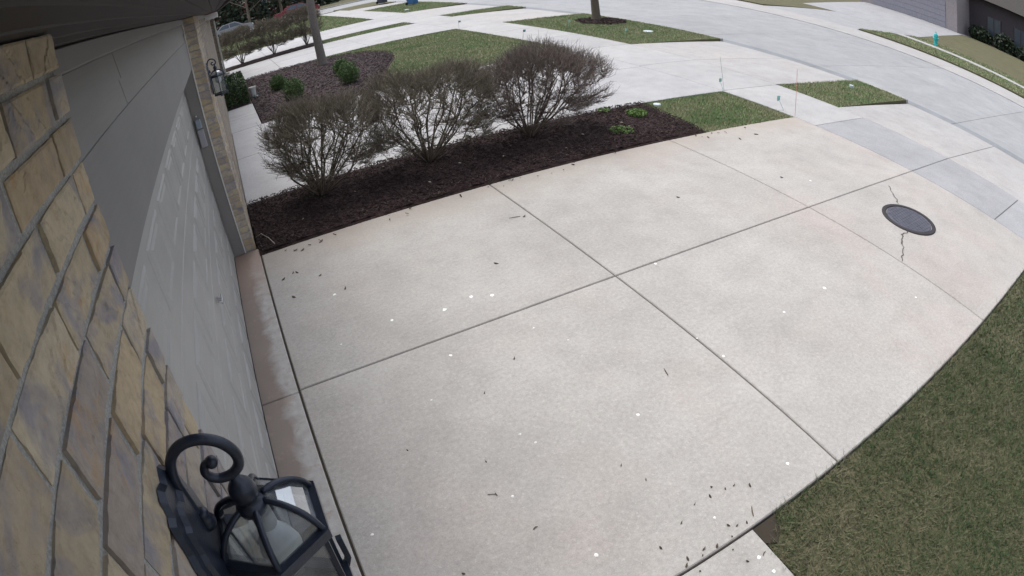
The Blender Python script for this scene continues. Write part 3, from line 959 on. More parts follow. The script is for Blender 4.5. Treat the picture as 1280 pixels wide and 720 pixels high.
AX, AY, RZ, RR = .078, .490, 2.150, .076
def make_lantern(label):
    L = empty('wall_lantern', (0.0, .49, 2.20))
    tag(L, label, 'lantern', 'wall lanterns beside the garage door')
    # back plate: stepped, scalloped shield
    m = MB()
    def plate(half_w, z0, z1, xa, xb, n=40):
        zc, hh = (z0 + z1) / 2, (z1 - z0) / 2
        out = []
        for k in range(n):
            a = 2 * PI * k / n
            s = 1 + .035 * math.cos(14 * a)
            y = half_w * s * math.copysign(abs(math.cos(a)) ** .75, math.cos(a))
            z = hh * s * math.copysign(abs(math.sin(a)) ** .9, math.sin(a))
            out.append((y + .462, z + zc))
        vs = [(xa, y, z) for y, z in out] + [(xb, .462 + (y - .462) * .93, zc + (z - zc) * .95) for y, z in out]
        fs = [tuple(range(n, 2 * n))] + [(i, (i + 1) % n, n + (i + 1) % n, n + i) for i in range(n)]
        m.add(vs, fs)
    plate(.070, 1.985, 2.306, .0015, .008)
    plate(.052, 2.02, 2.272, .008, .014)
    m.build('back_plate', M_METAL, L)
    # scrolled arm
    pts = [(.012, 2.206), (.0105, 2.228), (.0105, 2.252), (.0115, 2.280), (.019, 2.305), (.033, 2.3185), (.050, 2.322), (.067, 2.317), (.081, 2.305), (.089, 2.287), (.0865, 2.270), (.075, 2.2605), (.061, 2.2595), (.051, 2.2655), (.0475, 2.2755), (.052, 2.2845), (.060, 2.2855)]
    P = catmull([(x, .482, z) for x, z in pts], 4)
    n = len(P)
    rad = [.0066 - .0016 * max(0, (i / (n - 1) - .55) / .45) for i in range(n)]
    m = MB(); m.tube(P, rad, 10)
    arm = m.build('scroll_arm', M_METAL, L, smooth=True)
    m = MB(); m.lathe([(.001, -.0075), (.006, -.005), (.0085, 0), (.006, .005), (.001, .0075)], P[-1], 10); m.build('scroll_tip', M_METAL, arm, smooth=True)
    m = MB(); m.lathe([(.001, -.016), (.010, -.012), (.0125, -.004), (.010, .004), (.008, .008), (.0095, .012), (.006, .016), (.001, .017)], (.0155, .482, 2.207), 12); m.build('collar', M_METAL, arm, smooth=True)
    # finial ball and crown
    m = MB(); m.lathe([(.001, .045), (.006, .042), (.0065, .034), (.010, .030), (.0155, .022), (.0175, .012), (.0155, .003), (.012, -.002), (.017, -.006), (.020, -.012), (.018, -.020), (.001, -.022)], (AX - .004, AY - .004, 2.214), 18)
    m.build('finial', M_METAL, L, smooth=True)
    ang = [math.radians(30 + 60 * k) for k in range(6)]
    V = lambda r, z, a: (AX + r * math.cos(a), AY + r * math.sin(a), z)
    prof = [(.014, 2.203), (.034, 2.199), (.054, 2.187), (.068, 2.170), (RR, 2.150)]
    m = MB()
    for k in range(6):
        a, b = ang[k], ang[(k + 1) % 6]
        for (r0, z0, q) in ((RR, RZ, 0),):
            u0, u1 = V(RR + .006, RZ + .007, a), V(RR + .006, RZ + .007, b)
            l0, l1 = V(RR + .006, RZ - .009, a), V(RR + .006, RZ - .009, b)
            i0, i1 = V(RR - .008, RZ + .007, a), V(RR - .008, RZ + .007, b)
            j0, j1 = V(RR - .008, RZ - .009, a), V(RR - .008, RZ - .009, b)
            m.add([u0, u1, l1, l0, i0, i1, j1, j0], [(0, 3, 2, 1), (0, 1, 5, 4), (4, 5, 6, 7), (3, 7, 6, 2)])
    rim = m.build('cap_rim', M_METAL, L)
    for a in ang:
        m = MB(); m.tube(catmull([V(r, z + .001, a) for r, z in prof], 3), .0042, 6); m.build('cap_rib', M_METAL, L, smooth=True)
    for k in range(6):
        a, b = ang[k], ang[(k + 1) % 6]
        m = MB()
        vs = []
        for r, z in prof:
            vs += [V(r - .002, z - .002, a), V(r - .002, z - .002, b)]
        m.add(vs, [(2 * i, 2 * i + 1, 2 * i + 3, 2 * i + 2) for i in range(len(prof) - 1)])
        m.build('cap_pane', M_GLASS, L)
    # cage: tapered posts, panes, base
    zb, rb = 1.985, .064
    for a in ang:
        m = MB(); m.tube([V(RR - .006, RZ - .006, a), V(rb, zb, a)], [.0045, .0045], 4); m.build('cage_post', M_METAL, L)
    for k in range(6):
        a, b = ang[k], ang[(k + 1) % 6]
        m = MB(); m.add([V(RR - .008, RZ - .008, a), V(RR - .008, RZ - .008, b), V(rb - .002, zb + .002, b), V(rb - .002, zb + .002, a)], [(0, 3, 2, 1)]); m.build('pane', M_GLASS, L)
    m = MB()
    for k in range(6):
        a, b = ang[k], ang[(k + 1) % 6]
        q = [V(rb + .010, zb - .004, a), V(rb + .010, zb - .004, b), V(rb + .010, zb - .022, b), V(rb + .010, zb - .022, a), V(rb - .012, zb - .004, a), V(rb - .012, zb - .004, b), V(rb - .012, zb - .022, b), V(rb - .012, zb - .022, a)]
        m.add(q, [(0, 3, 2, 1), (0, 1, 5, 4), (4, 5, 6, 7), (3, 7, 6, 2)])
    m.lathe([(.066, -.014), (.064, -.020), (.030, -.028), (.012, -.033), (.012, -.040), (.001, -.044)], (AX, AY, zb), 12)
    m.build('base', M_METAL, L)
    for a in ang[::2]:
        m = MB(); x0, y0, _ = V(.0785, 0, a); m.tube([V(.0785, 2.035, a), V(.0785, 1.985, a), V(.070, 1.972, a)], .006, 4); m.build('gallery_bar', M_METAL, L)
    # bulb
    m = MB(); m.lathe([(.001, .0), (.012, .0), (.014, -.006), (.014, -.032), (.012, -.036)], (AX, AY, 2.190), 14, cap=True); m.build('socket', M_SOCKET, L, smooth=True)
    m = MB(); m.lathe([(.012, -.034), (.014, -.042), (.024, -.062), (.029, -.082), (.025, -.102), (.012, -.113), (.001, -.115)], (AX, AY, 2.190), 18, cap=False); m.build('bulb', M_BULB, L, smooth=True)
    return L
def catmull(P, k):
    P = [Vector(p) for p in P]
    out = []
    for i in range(len(P) - 1):
        a, b, c, d = P[max(i - 1, 0)], P[i], P[i + 1], P[min(i + 2, len(P) - 1)]
        for j in range(k):
            t = j / k
            out.append(.5 * ((2 * b) + (c - a) * t + (2 * a - 5 * b + 4 * c - d) * t * t + (3 * b - a - 3 * c + d) * t ** 3))
    out.append(P[-1])
    return out
lan = make_lantern('dark scrolled wall lantern on the near brick pier, close to the camera')
lan2 = dup_tree(lan)
lan2.location = (0.006, 6.66, 2.06)
lan2.scale = (1.2, 1.2, 1.2)
lan2['label'] = 'dark scrolled wall lantern on the far brick pier, small, above the clipped hedge'

# keypad on the far jamb
M_KEY = simple('keypad_plastic', (.30, .30, .33), .45, spec=.4)
M_KEYB = simple('keypad_cover', (.24, .28, .33), .25, spec=.5)
kp = empty('keypad', (-.21, 6.27, 1.34))
tag(kp, 'grey garage door keypad mounted on the far grey door jamb', 'keypad')
m = MB(); m.bbox(-.243, -.172, 6.243, 6.271, 1.335, 1.535, .008); m.build('body', M_KEY, kp)
m = MB(); m.bbox(-.240, -.178, 6.235, 6.2705, 1.545, 1.655, .012); m.build('cover', M_KEYB, kp)
m = MB(); m.lathe([(.001, -.009), (.009, -.005), (.009, .005), (.001, .009)], (-.214, 6.262, 1.688), 10); m.build('button', M_WHITE, kp, smooth=True)

# ------------------------------------------------------------------ bare shrubs
def bark_mat(name, stops):
    t = NT(name)
    c = t.ramp(t.island(), stops)
    c = t.mix(1.0, c, t.ramp(t.noise(t.objc(), 30, 3), [(.3, .75), (.7, 1.2)]), 'MULTIPLY')
    return t.done(c, .9, spec=.15)
M_STEM = bark_mat('shrub_bark', [(0, (.09, .072, .058)), (1, (.155, .13, .105))])
M_TWIGG = bark_mat('shrub_twig_green', [(0, (.12, .102, .080)), (.5, (.175, .152, .118)), (1, (.25, .222, .175))])
M_TWIGR = bark_mat('shrub_twig_red', [(0, (.13, .103, .090)), (.5, (.18, .145, .128)), (1, (.24, .205, .178))])
M_TRUNK = bark_mat('tree_bark', [(0, (.14, .125, .115)), (1, (.19, .17, .155))])
M_TRUNK2 = bark_mat('tree_bark_brown', [(0, (.10, .085, .065)), (1, (.14, .12, .095))])

def tube_tris(A, B, ra, rb, bend):
    """many two-segment three-sided twigs at once"""
    n = len(A)
    M = (A + B) / 2 + bend
    d = B - A
    d /= np.linalg.norm(d, axis=1)[:, None] + 1e-9
    r = rng.normal(size=(n, 3))
    u = np.cross(d, r); u /= np.linalg.norm(u, axis=1)[:, None] + 1e-9
    w = np.cross(d, u)
    rings = []
    for C, rad in ((A, ra), (M, (ra + rb) / 2), (B, rb)):
        rings.append([C + (u * math.cos(2 * PI * k / 3) + w * math.sin(2 * PI * k / 3)) * np.asarray(rad).reshape(-1, 1) for k in range(3)])
    # connected geometry per twig so an island is one twig
    V = np.stack([rings[i][k] for i in range(3) for k in range(3)], 1)
    F = []
    for i in range(2):
        for k in range(3):
            a, b = i * 3 + k, i * 3 + (k + 1) % 3
            F += [(a, b, b + 3), (a, b + 3, a + 3)]
    idx = (np.arange(n)[:, None, None] * 9 + np.array(F)[None]).reshape(-1, 3)
    return V.reshape(-1, 3), idx
def fast_mesh(name, V, F, mat, parent=None, smooth=False):
    V = np.asarray(V, np.float32); F = np.asarray(F, np.int32)
    me = bpy.data.meshes.new(name)
    me.vertices.add(len(V)); me.vertices.foreach_set('co', V.reshape(-1))
    k = F.shape[1]
    me.loops.add(F.size); me.loops.foreach_set('vertex_index', F.reshape(-1))
    me.polygons.add(len(F))
    me.polygons.foreach_set('loop_start', np.arange(0, F.size, k, dtype=np.int32))
    me.polygons.foreach_set('loop_total', np.full(len(F), k, dtype=np.int32))
    me.update()
    me.materials.append(mat)
    o = bpy.data.objects.new(name, me)
    COL.objects.link(o)
    if parent is not None:
        o.parent = parent
        o.location = -wloc(parent)
    return o

def bare_shrub(base, ctr, rad, label, group, twigmat, tips=2600, stems=15, seed=1, name='shrub', tk=1.0):
    """vase of stems from one base, forking into a dense cap of twigs that fills an ellipsoid (ctr, rad)"""
    R = np.random.default_rng(seed)
    root = empty(name, (base[0], base[1], 0))
    tag(root, label, 'shrub', group)
    base = np.array([base[0], base[1], 0.02]); ctr = np.array(ctr); rad = np.array(rad)
    # targets in the canopy: denser to the shell, flattened base
    def canopy(n, lo, hi):
        d = R.normal(size=(n, 3)); d /= np.linalg.norm(d, axis=1)[:, None]
        d[:, 2] = np.where(d[:, 2] < -.80, -d[:, 2], d[:, 2])
        # boxier (clipped) outline
        d = np.sign(d) * np.abs(d) ** np.array([.85, .85, .62])
        d /= np.linalg.norm(d, axis=1)[:, None] ** .6
        lump = 1 + .10 * np.sin(3.1 * d[:, :1] * 2 + seed) + .09 * np.sin(5 * d[:, 1:2] + 2 * seed) * np.cos(4 * d[:, :1] + seed)
        return ctr + d * rad * lump * (lo + (hi - lo) * R.random((n, 1)) ** .6)
    # stems fan out straight from the base like a vase
    ends = []
    for k in range(stems):
        a = 2 * PI * (k + R.random() * .7) / stems
        f = math.sqrt((k * 7 % stems + .6) / stems)
        e = ctr + np.array([math.cos(a) * rad[0] * .80 * f, math.sin(a) * rad[1] * .80 * f, rad[2] * (.45 - .75 * f * f + .2 * R.random())])
        b0 = base + np.array([math.cos(a), math.sin(a), 0]) * .06 * R.random()
        mid = b0 * .5 + e * .5 + np.array([math.cos(a), math.sin(a), -.5]) * .05 * f + R.normal(0, .034, 3)
        path = catmull([b0, b0 * .72 + mid * .28 + R.normal(0, .01, 3), mid, mid * .5 + e * .5 + R.normal(0, .036, 3), e], 3)
        r0 = .0105 + .0075 * R.random()
        m = MB(); m.tube(path, list(np.linspace(r0, r0 * .5, len(path))), 5)
        m.build('stem', M_STEM, root, smooth=True)
        for q in path[3:]:
            ends.append((np.array(q), k))
    E = np.array([e for e, _ in ends])
    n1 = stems * 9
    T1 = canopy(n1, .25, .78)
    def near(C, T, pen=1.2, jit=.02):
        out = np.empty(len(T), int)
        for i, t in enumerate(T):
            # a branch leaves its parent lower down and nearer the base than where it ends
            v = t - C
            out[i] = np.argmin((v ** 2).sum(1) + pen * np.maximum(0, C[:, 2] - t[2] + .06) + R.random(len(C)) * jit)
        return out
    A1 = E[near(E, T1, 1.0, .015)]
    n2 = n1 * 5
    T2 = canopy(n2, .5, .92)
    C = np.concatenate([A1 * .6 + T1 * .4, A1 * .25 + T1 * .75, T1])
    A2 = C[near(C, T2)]
    C2 = np.concatenate([A2 * .6 + T2 * .4, A2 * .3 + T2 * .7, T2])
    T3 = canopy(tips, .62, 1.04)
    T3[:, 2] += np.where(T3[:, 2] > ctr[2], R.random(tips) * .05, 0)
    extra = canopy(tips, .70, 1.03)
    extra = extra[extra[:, 2] > ctr[2] + .15 * rad[2]]
    T3 = np.concatenate([T3, extra])
    tips = len(T3)
    A3 = C2[near(C2, T3, 1.2, .012)]
    parts = [(A1, T1, .0080 * tk, .0050 * tk), (A2, T2, .0050 * tk, .0030 * tk), (A3, T3, .0030 * tk, .0016 * tk)]
    Vs, Fs, off = [], [], 0
    for A, B, ra, rb in parts:
        L = np.linalg.norm(B - A, axis=1)[:, None]
        bend = R.normal(0, .075, A.shape) * L; bend[:, 2] -= .06 * L[:, 0]
        V, F = tube_tris(A, B, np.full(len(A), ra), np.full(len(A), rb), bend)
        Vs.append(V); Fs.append(F + off); off += len(V)
    # short spur shoots at the tips
    k = R.integers(0, len(T3), tips)
    t = .45 + .5 * R.random((tips, 1))
    S = A3[k] * (1 - t) + T3[k] * t
    dirv = R.normal(0, .035, (tips, 3)) + np.array([0, 0, .05]) + (S - ctr) * .05
    V, F = tube_tris(S, S + dirv, np.full(tips, .0021 * tk), np.full(tips, .0013 * tk), R.normal(0, .004, (tips, 3)))
    Vs.append(V); Fs.append(F + off)
    tw = fast_mesh('twigs', np.concatenate(Vs), np.concatenate(Fs), twigmat, root)
    tag(tw, kind='stuff')
    return root
G_SH = 'bare shrubs along the mulch bed'
sh1 = bare_shrub((.98, 7.24), (1.14, 7.2, .75), (.80, .64, .53), 'bare twiggy shrub nearest the house wall in the mulch bed', G_SH, M_TWIGG, 3400, 20, 3)
sh2 = bare_shrub((2.50, 7.32), (2.62, 7.25, .77), (1.02, .70, .55), 'bare twiggy shrub in the middle of three in the mulch bed', G_SH, M_TWIGG, 4000, 20, 5)
sh3 = bare_shrub((4.03, 7.29), (4.26, 7.25, .76), (1.00, .70, .57), 'wide bare reddish shrub nearest the street in the mulch bed', G_SH, M_TWIGR, 4500, 22, 8)
G_FS = 'small bare shrubs beside the second driveway'
fs1 = bare_shrub((1.0, 26.95), (1.0, 26.95, 1.0), (.95, .8, .72), 'distant bare shrub leftmost beyond the pale driveway, nearest the brick corner', G_FS, M_TWIGG, 2400, 14, 31, tk=2.2)
for (x, y, rz, s_, lab) in ((2.45, 27.0, 2.2, .98, 'distant bare shrub in the middle of the row beyond the pale driveway'),
                           (3.95, 27.0, 4.1, 1.06, 'distant bare shrub just left of the grey tree trunk')):
    c = dup_tree(fs1); c.location = (x, y, 0); c.rotation_euler = (0, 0, rz); c.scale = (s_, s_, s_)
    c['label'] = lab

# ------------------------------------------------------------------ leafy plants
def leaf_mat(name, stops):
    t = NT(name)
    c = t.ramp(t.island(), stops)
    t.done(c, .55, spec=.3)
    return t.m
M_BOX = leaf_mat('boxwood_leaf', [(0, (.045, .080, .026)), (.6, (.07, .122, .038)), (1, (.105, .165, .052))])
M_HEDGE = leaf_mat('hedge_leaf', [(0, (.020, .042, .014)), (.6, (.035, .066, .02)), (1, (.06, .10, .03))])
M_SPROUT = leaf_mat('sprout_leaf', [(0, (.09, .15, .035)), (.6, (.12, .21, .05)), (1, (.17, .26, .08))])
M_EVER = leaf_mat('evergreen_leaf', [(0, (.012, .022, .012)), (.6, (.02, .034, .018)), (1, (.035, .05, .028))])
def leaves(P, size, R):
    """one folded leaf (two triangles) per point"""
    n = len(P)
    d = R.normal(size=(n, 3)); d /= np.linalg.norm(d, axis=1)[:, None]
    r = R.normal(size=(n, 3)); w = np.cross(d, r); w /= np.linalg.norm(w, axis=1)[:, None]
    s = size * (.6 + .8 * R.random((n, 1)))
    V = np.stack([P - d * s * .5, P + w * s * .32, P + d * s * .5, P - w * s * .32], 1)
    idx = (np.arange(n)[:, None, None] * 4 + np.array([(0, 1, 2), (0, 2, 3)])[None]).reshape(-1, 3)
    return V.reshape(-1, 3), idx
def boxwood(x, y, r, h, label, group, seed):
    R = np.random.default_rng(seed)
    root = empty('boxwood', (x, y, 0)); tag(root, label, 'bush', group)
    n = 5000
    d = R.normal(size=(n, 3)); d /= np.linalg.norm(d, axis=1)[:, None]
    lump = 1 + .10 * np.sin(d[:, 0] * 7 + seed) * np.cos(d[:, 1] * 6) + .08 * np.sin(d[:, 2] * 9)
    rr = (R.random(n) ** .35) * lump
    P = np.stack([x + d[:, 0] * r * rr, y + d[:, 1] * r * rr, h * .52 + d[:, 2] * h * .5 * rr], 1)
    P = P[P[:, 2] > .02]
    V, F = leaves(P, .030, R)
    tag(fast_mesh('foliage', V, F, M_BOX, root), kind='stuff')
    m = MB()
    for k in range(5):
        a = k * 1.3
        m.tube([(x, y, 0), (x + .3 * r * math.cos(a), y + .3 * r * math.sin(a), h * .3), (x + .6 * r * math.cos(a), y + .6 * r * math.sin(a), h * .65)], [.012, .009, .004], 5)
    m.build('stem', M_STEM, root)
GB = 'round boxwoods in the purple mulch bed'
boxwood(1.50, 16.35, .24, .46, 'small round boxwood, back one of the pair left of the tree trunk', GB, 1)
boxwood(1.66, 14.30, .27, .54, 'round boxwood, front one of the pair nearest the entry walk', GB, 2)
boxwood(3.20, 15.90, .25, .48, 'round boxwood, back one of the pair right of the tree trunk', GB, 3)
boxwood(3.05, 14.35, .28, .58, 'tallest round boxwood, front of the pair right of the tree trunk', GB, 4)
# clipped hedge against the wall
R = np.random.default_rng(9)
hd = empty('clipped_hedge', (.22, 17.4, 0)); tag(hd, 'dark green clipped box hedge against the brick wall below the far lantern', 'hedge')
n = 9000
q = R.random((n, 3)) * 2 - 1
ax = R.integers(0, 3, n); push = R.random(n) < .75
for a in range(3):
    k = (ax == a) & push; q[k, a] = np.sign(q[k, a]) * (.86 + .14 * R.random(k.sum()))
P = np.stack([.22 + q[:, 0] * .42, 17.3 + q[:, 1] * 1.35, .33 + q[:, 2] * .32], 1)
V, F = leaves(P, .055, R); tag(fast_mesh('foliage', V, F, M_HEDGE, hd), kind='stuff')
m = MB()
for k in range(8):
    y = 16.1 + k * .34; m.tube([(.2, y, 0), (.22, y, .3), (.25, y + .05, .55)], [.014, .01, .005], 5)
m.build('stem', M_STEM, hd)
# small white pot at the hedge's end
pt = empty('plant_pot', (.80, 16.75, 0)); tag(pt, 'small white pot standing at the street end of the clipped hedge', 'pot')
m = MB(); m.lathe([(.07, .0), (.09, .20), (.105, .24), (.105, .27), (.09, .27), (.085, .22)], (.80, 16.75, .02), 14); m.build('pot', M_WHITE, pt)
m = MB(); m.lathe([(.11, 0), (.13, .02), (.10, .03)], (.86, 16.6, .0), 12); m.build('saucer', simple('teal_saucer', (.10, .20, .22), .5), pt)
# spring shoots in the near bed
def sprout(x, y, r, h, n, label, seed):
    R = np.random.default_rng(seed)
    root = empty('sprouting_plant', (x, y, 0)); tag(root, label, 'plant', 'green spring shoots in the mulch bed')
    a = R.random(n) * 2 * PI; rad = r * np.sqrt(R.random(n))
    P = np.stack([x + rad * np.cos(a), y + rad * np.sin(a), .05 + h * R.random(n) * (1 - .5 * rad / r)], 1)
    V, F = leaves(P, .032, R); tag(fast_mesh('leaves', V, F, M_SPROUT, root), kind='stuff')
    m = MB()
    for k in range(9):
        b = R.random() * 2 * PI; m.tube([(x, y, .02), (x + r * .4 * math.cos(b), y + r * .4 * math.sin(b), h * .6), (x + r * .8 * math.cos(b), y + r * .8 * math.sin(b), h)], [.004, .003, .002], 4)
    m.build('stem', M_SPROUT, root)
sprout(5.90, 7.22, .17, .10, 700, 'bright green spring shoots in the mulch bed, nearer the lawn corner', 21)
sprout(5.18, 6.66, .18, .06, 200, 'sparse yellow green shoots in the mulch bed beside the driveway edge', 22)
sprout(5.62, 7.70, .12, .05, 110, 'tiny green shoots at the back edge of the mulch bed', 23)

# ------------------------------------------------------------------ trees
def bare_tree(x, y, r, h, label, trunkmat, seed, low=2.3, z0=-.05, name='bare_tree', group=None, spread=.62, levels=(10, 4, 4, 5), lean=(0, 0)):
    R = np.random.default_rng(seed)
    root = empty(name, (x, y, 0)); tag(root, label, 'tree', group)
    top = np.array([x + lean[0], y + lean[1], h])
    zs = [z0, .06, .25, .8, 1.6, low, h * .5, h * .75, h]
    rs = [r * 1.5, r * 1.28, r * 1.08, r, r * .95, r * .9, r * .6, r * .35, r * .08]
    pts = [(x + lean[0] * max(z, 0) / h + R.normal(0, .02 if z > .5 else 0), y + lean[1] * max(z, 0) / h + R.normal(0, .02 if z > .5 else 0), z) for z in zs]
    m = MB(); m.tube(pts, rs, 12); m.build('trunk', trunkmat, root, smooth=True)
    Vs, Fs, off = [], [], 0
    S = []
    for k in range(levels[0]):
        z = low + (h * .85 - low) * (k / levels[0]) + R.random() * .3
        a = k * 2.4 + R.random()
        L = (h - z) * spread + .6
        A = np.array([x + lean[0] * z / h, y + lean[1] * z / h, z])
        B = A + np.array([math.cos(a) * L, math.sin(a) * L, L * .75])
        S.append((A, B, r * .33, r * .12))
    lev = S
    for nb_, fr in ((0, 0), (levels[1], .55), (levels[2], .5), (levels[3], .45)):
        if nb_:
            nxt = []
            for A, B, ra, rb in lev:
                d = B - A; L = np.linalg.norm(d)
                for j in range(nb_):
                    t = .35 + .65 * (j + R.random()) / nb_
                    a0 = A + d * t
                    dd = d / L + R.normal(0, .55, 3) + np.array([0, 0, .15]); dd /= np.linalg.norm(dd)
                    nxt.append((a0, a0 + dd * L * fr, max(rb * .8, .004), max(rb * .3, .002)))
            lev = nxt
        A = np.array([q[0] for q in lev]); B = np.array([q[1] for q in lev])
        L = np.linalg.norm(B - A, axis=1)[:, None]
        V, F = tube_tris(A, B, np.array([q[2] for q in lev]), np.array([q[3] for q in lev]), R.normal(0, .05, A.shape) * L)
        Vs.append(V); Fs.append(F + off); off += len(V)
    tag(fast_mesh('crown', np.concatenate(Vs), np.concatenate(Fs), trunkmat, root), kind='stuff')
    return root
bare_tree(3.20, 18.92, .135, 7.0, 'grey tree trunk standing in the purple mulch bed of the lawn', M_TRUNK, 4, low=2.25)
bare_tree(12.95, 18.25, .15, 7.5, 'brown tree trunk in a mulch ring on the kerbside grass', M_TRUNK2, 6, low=2.6)
m = MB()
ringp = [(12.95 + .85 * math.cos(2 * PI * k / 18) * (1 + .08 * math.sin(3 * k)), 17.95 + 1.0 * math.sin(2 * PI * k / 18) * (1 + .08 * math.cos(2 * k))) for k in range(18)]
m.prism(ringp, -.03, .022); tag(m.build('mulch_ring', M_MULCH), kind='structure')
chips('mulch_chips', ringp, 300, M_CHIP, .08, .03)

def evergreen(x, y, r, h, label, seed, mat=M_EVER, n=2600, z0=0.0, cone=True):
    R = np.random.default_rng(seed)
    root = empty('evergreen_tree', (x, y, z0)); tag(root, label, 'tree', 'dark trees beyond the cross street')
    m = MB(); m.tube([(x, y, z0 - .1), (x, y, z0 + h * .4), (x, y, z0 + h * .95)], [r * .09, r * .06, .02], 7); m.build('trunk', M_TRUNK2, root)
    t = R.random(n) ** 1.3
    a = R.random(n) * 2 * PI
    whorl = .72 + .28 * np.sin(t * 40 + 2 * np.sin(3 * a))
    rad = r * ((1 - t) if cone else np.sin(PI * (.12 + .86 * t))) * (.35 + .65 * R.random(n) ** .5) * whorl
    P = np.stack([x + rad * np.cos(a), y + rad * np.sin(a), z0 + .3 + t * (h - .3) - .25 * rad], 1)
    P[:, 2] = np.maximum(P[:, 2], z0 + .02)
    V, F = leaves(P, .42, R); tag(fast_mesh('crown', V, F, mat, root), kind='stuff')
    return root

EV = ['dark evergreen leftmost beyond the cross street, behind the white car', 'dark evergreen behind the gap between the white and red cars',
      'dark evergreen behind the front of the red car', 'dark evergreen behind the tail of the red car', 'dark evergreen right of the grey tree trunk at the top edge']
for k, (x, y, r, h) in enumerate(((-2.5, 69, 3.2, 9), (2.0, 68, 2.8, 7.5), (5.2, 70, 3.2, 10), (9.0, 71, 3.4, 9), (13.0, 74, 3.2, 8))):
    evergreen(x, y, r, h, EV[k], 40 + k)
for k, (x, y) in enumerate(((-6, 66), (3.8, 65.2), (7.4, 66))):
    bare_tree(x, y, .16, 8, ['bare dark tree at the far left beyond the cross street', 'bare dark tree between the two parked cars', 'bare dark tree behind the red parked car'][k], M_TRUNK2, 70 + k, low=1.6, group='bare trees beyond the cross street')
lawn([(-70, 62.35), (70, 62.35), (70, 140), (-70, 140)], z=-.03)

# dark red house at the far left, glimpsed between the trees
M_REDW = simple('dark_red_siding', (.10, .03, .035), .8)
rh = empty('red_house', (0, 86, 0)); tag(rh, 'dark red house half hidden behind trees beyond the cross street', 'house')
m = MB(); m.box(-14, 14, 84, 92, -.1, 5.2); m.build('wall', M_REDW, rh)
m = MB(); m.add([(-14.6, 83.4, 5.2), (14.6, 83.4, 5.2), (14.6, 92.6, 5.2), (-14.6, 92.6, 5.2), (-14.6, 88, 8.4), (14.6, 88, 8.4)], [(0, 1, 5, 4), (2, 3, 4, 5), (0, 4, 3), (1, 2, 5), (3, 2, 1, 0)])
m.build('roof', M_ROOF, rh)
M_PANE = simple('window_glass', (.05, .065, .085), .12, spec=.6)
for x in (-9, -5, -1, 3, 7, 11):
    m = MB(); m.bbox(x - .65, x + .65, 83.93, 83.995, 1.0, 2.6, .02); f = m.build('window', M_WHITE, rh)
    m = MB(); m.bbox(x - .55, x + .55, 83.91, 83.928, 1.1, 2.5, .01); m.build('pane', M_PANE, f)

# ------------------------------------------------------------------ parked cars
def car(x, y, rz, col, label):
    P = paint('car_paint', col, 0, .25)
    P.node_tree.nodes['Principled BSDF'].inputs['Coat Weight'].default_value = .6
    root = empty('parked_car', (0, 0, 0)); tag(root, label, 'car', 'cars parked beyond the cross street')
    prof = [(-2.15, .32), (-2.2, .62), (-2.1, .86), (-1.35, .93), (-.75, 1.38), (.55, 1.42), (1.25, .97), (2.05, .82), (2.2, .6), (2.18, .32)]
    m = MB()
    def lay(w, shr):
        return [(px * (1 - shr * .02), w * (1 - (.16 if pz > 1.0 else 0)), pz) for px, pz in prof]
    a, b = lay(-.86, 0), lay(.86, 0)
    n = len(prof)
    m.add(a + b, [tuple(range(n)), tuple(range(2 * n - 1, n - 1, -1))] + [(i, n + i, n + (i + 1) % n, (i + 1) % n) for i in range(n)])
    m.build('body', P, root)
    m = MB()
    for s in (-1, 1):
        y0, y1 = s * .74, s * .79
        for poly in ([(-1.2, .97), (-.72, 1.33), (-.12, 1.36), (-.12, .97)], [(-.05, .97), (-.05, 1.36), (.5, 1.36), (1.08, .97)]):
            v = [(px, s * (.872 - .14 * (pz - .95) / .45), pz) for px, pz in poly] + [(px, s * (.84 - .14 * (pz - .95) / .45), pz) for px, pz in poly]
            m.add(v, [(0, 1, 2, 3), (7, 6, 5, 4), (0, 4, 5, 1), (1, 5, 6, 2), (2, 6, 7, 3), (3, 7, 4, 0)])
    m.add([(.62, -.62, 1.40), (.62, .62, 1.40), (1.24, .70, .99), (1.24, -.70, .99), (.6, -.6, 1.37), (.6, .6, 1.37), (1.2, .68, .96), (1.2, -.68, .96)], [(0, 1, 2, 3), (7, 6, 5, 4)])
    m.build('window', M_PANE, root)
    for px in (-1.35, 1.4):
        for s in (-1, 1):
            m = MB()
            mm = MB(); mm.lathe([(.2, 0), (.30, .0), (.33, .03), (.33, .17), (.30, .2), (.2, .2)], (0, 0, 0), 18)
            m.add([(px + vx, s * (.70 + vz), .33 + vy) for vx, vy, vz in mm.v], mm.f)
            w = m.build('wheel', M_RUBBER, root)
            m = MB(); mm = MB(); mm.lathe([(.2, 0), (.19, .19), (.05, .205)], (0, 0, 0), 14)
            m.add([(px + vx, s * (.70 + vz), .33 + vy) for vx, vy, vz in mm.v], mm.f); m.build('rim', M_CHROME, w)
    for s in (-1, 1):
        m = MB(); m.bbox(2.06, 2.2, s * .62 - .16, s * .62 + .16, .62, .76, .03); m.build('headlight', M_WHITE, root)
        m = MB(); m.bbox(-2.2, -2.1, s * .66 - .14, s * .66 + .14, .66, .82, .03); m.build('tail_light', M_REDW, root)
    root.location = (x, y, ZS); root.rotation_euler = (0, 0, rz)
    return root
car(8.2, 60.2, .05, (.13, .010, .022), 'dark red car parked across the far street, left of the grey trunk')
car(1.5, 58.8, .02, (.22, .22, .24), 'silver grey car parked beyond the hedge row at the far left')

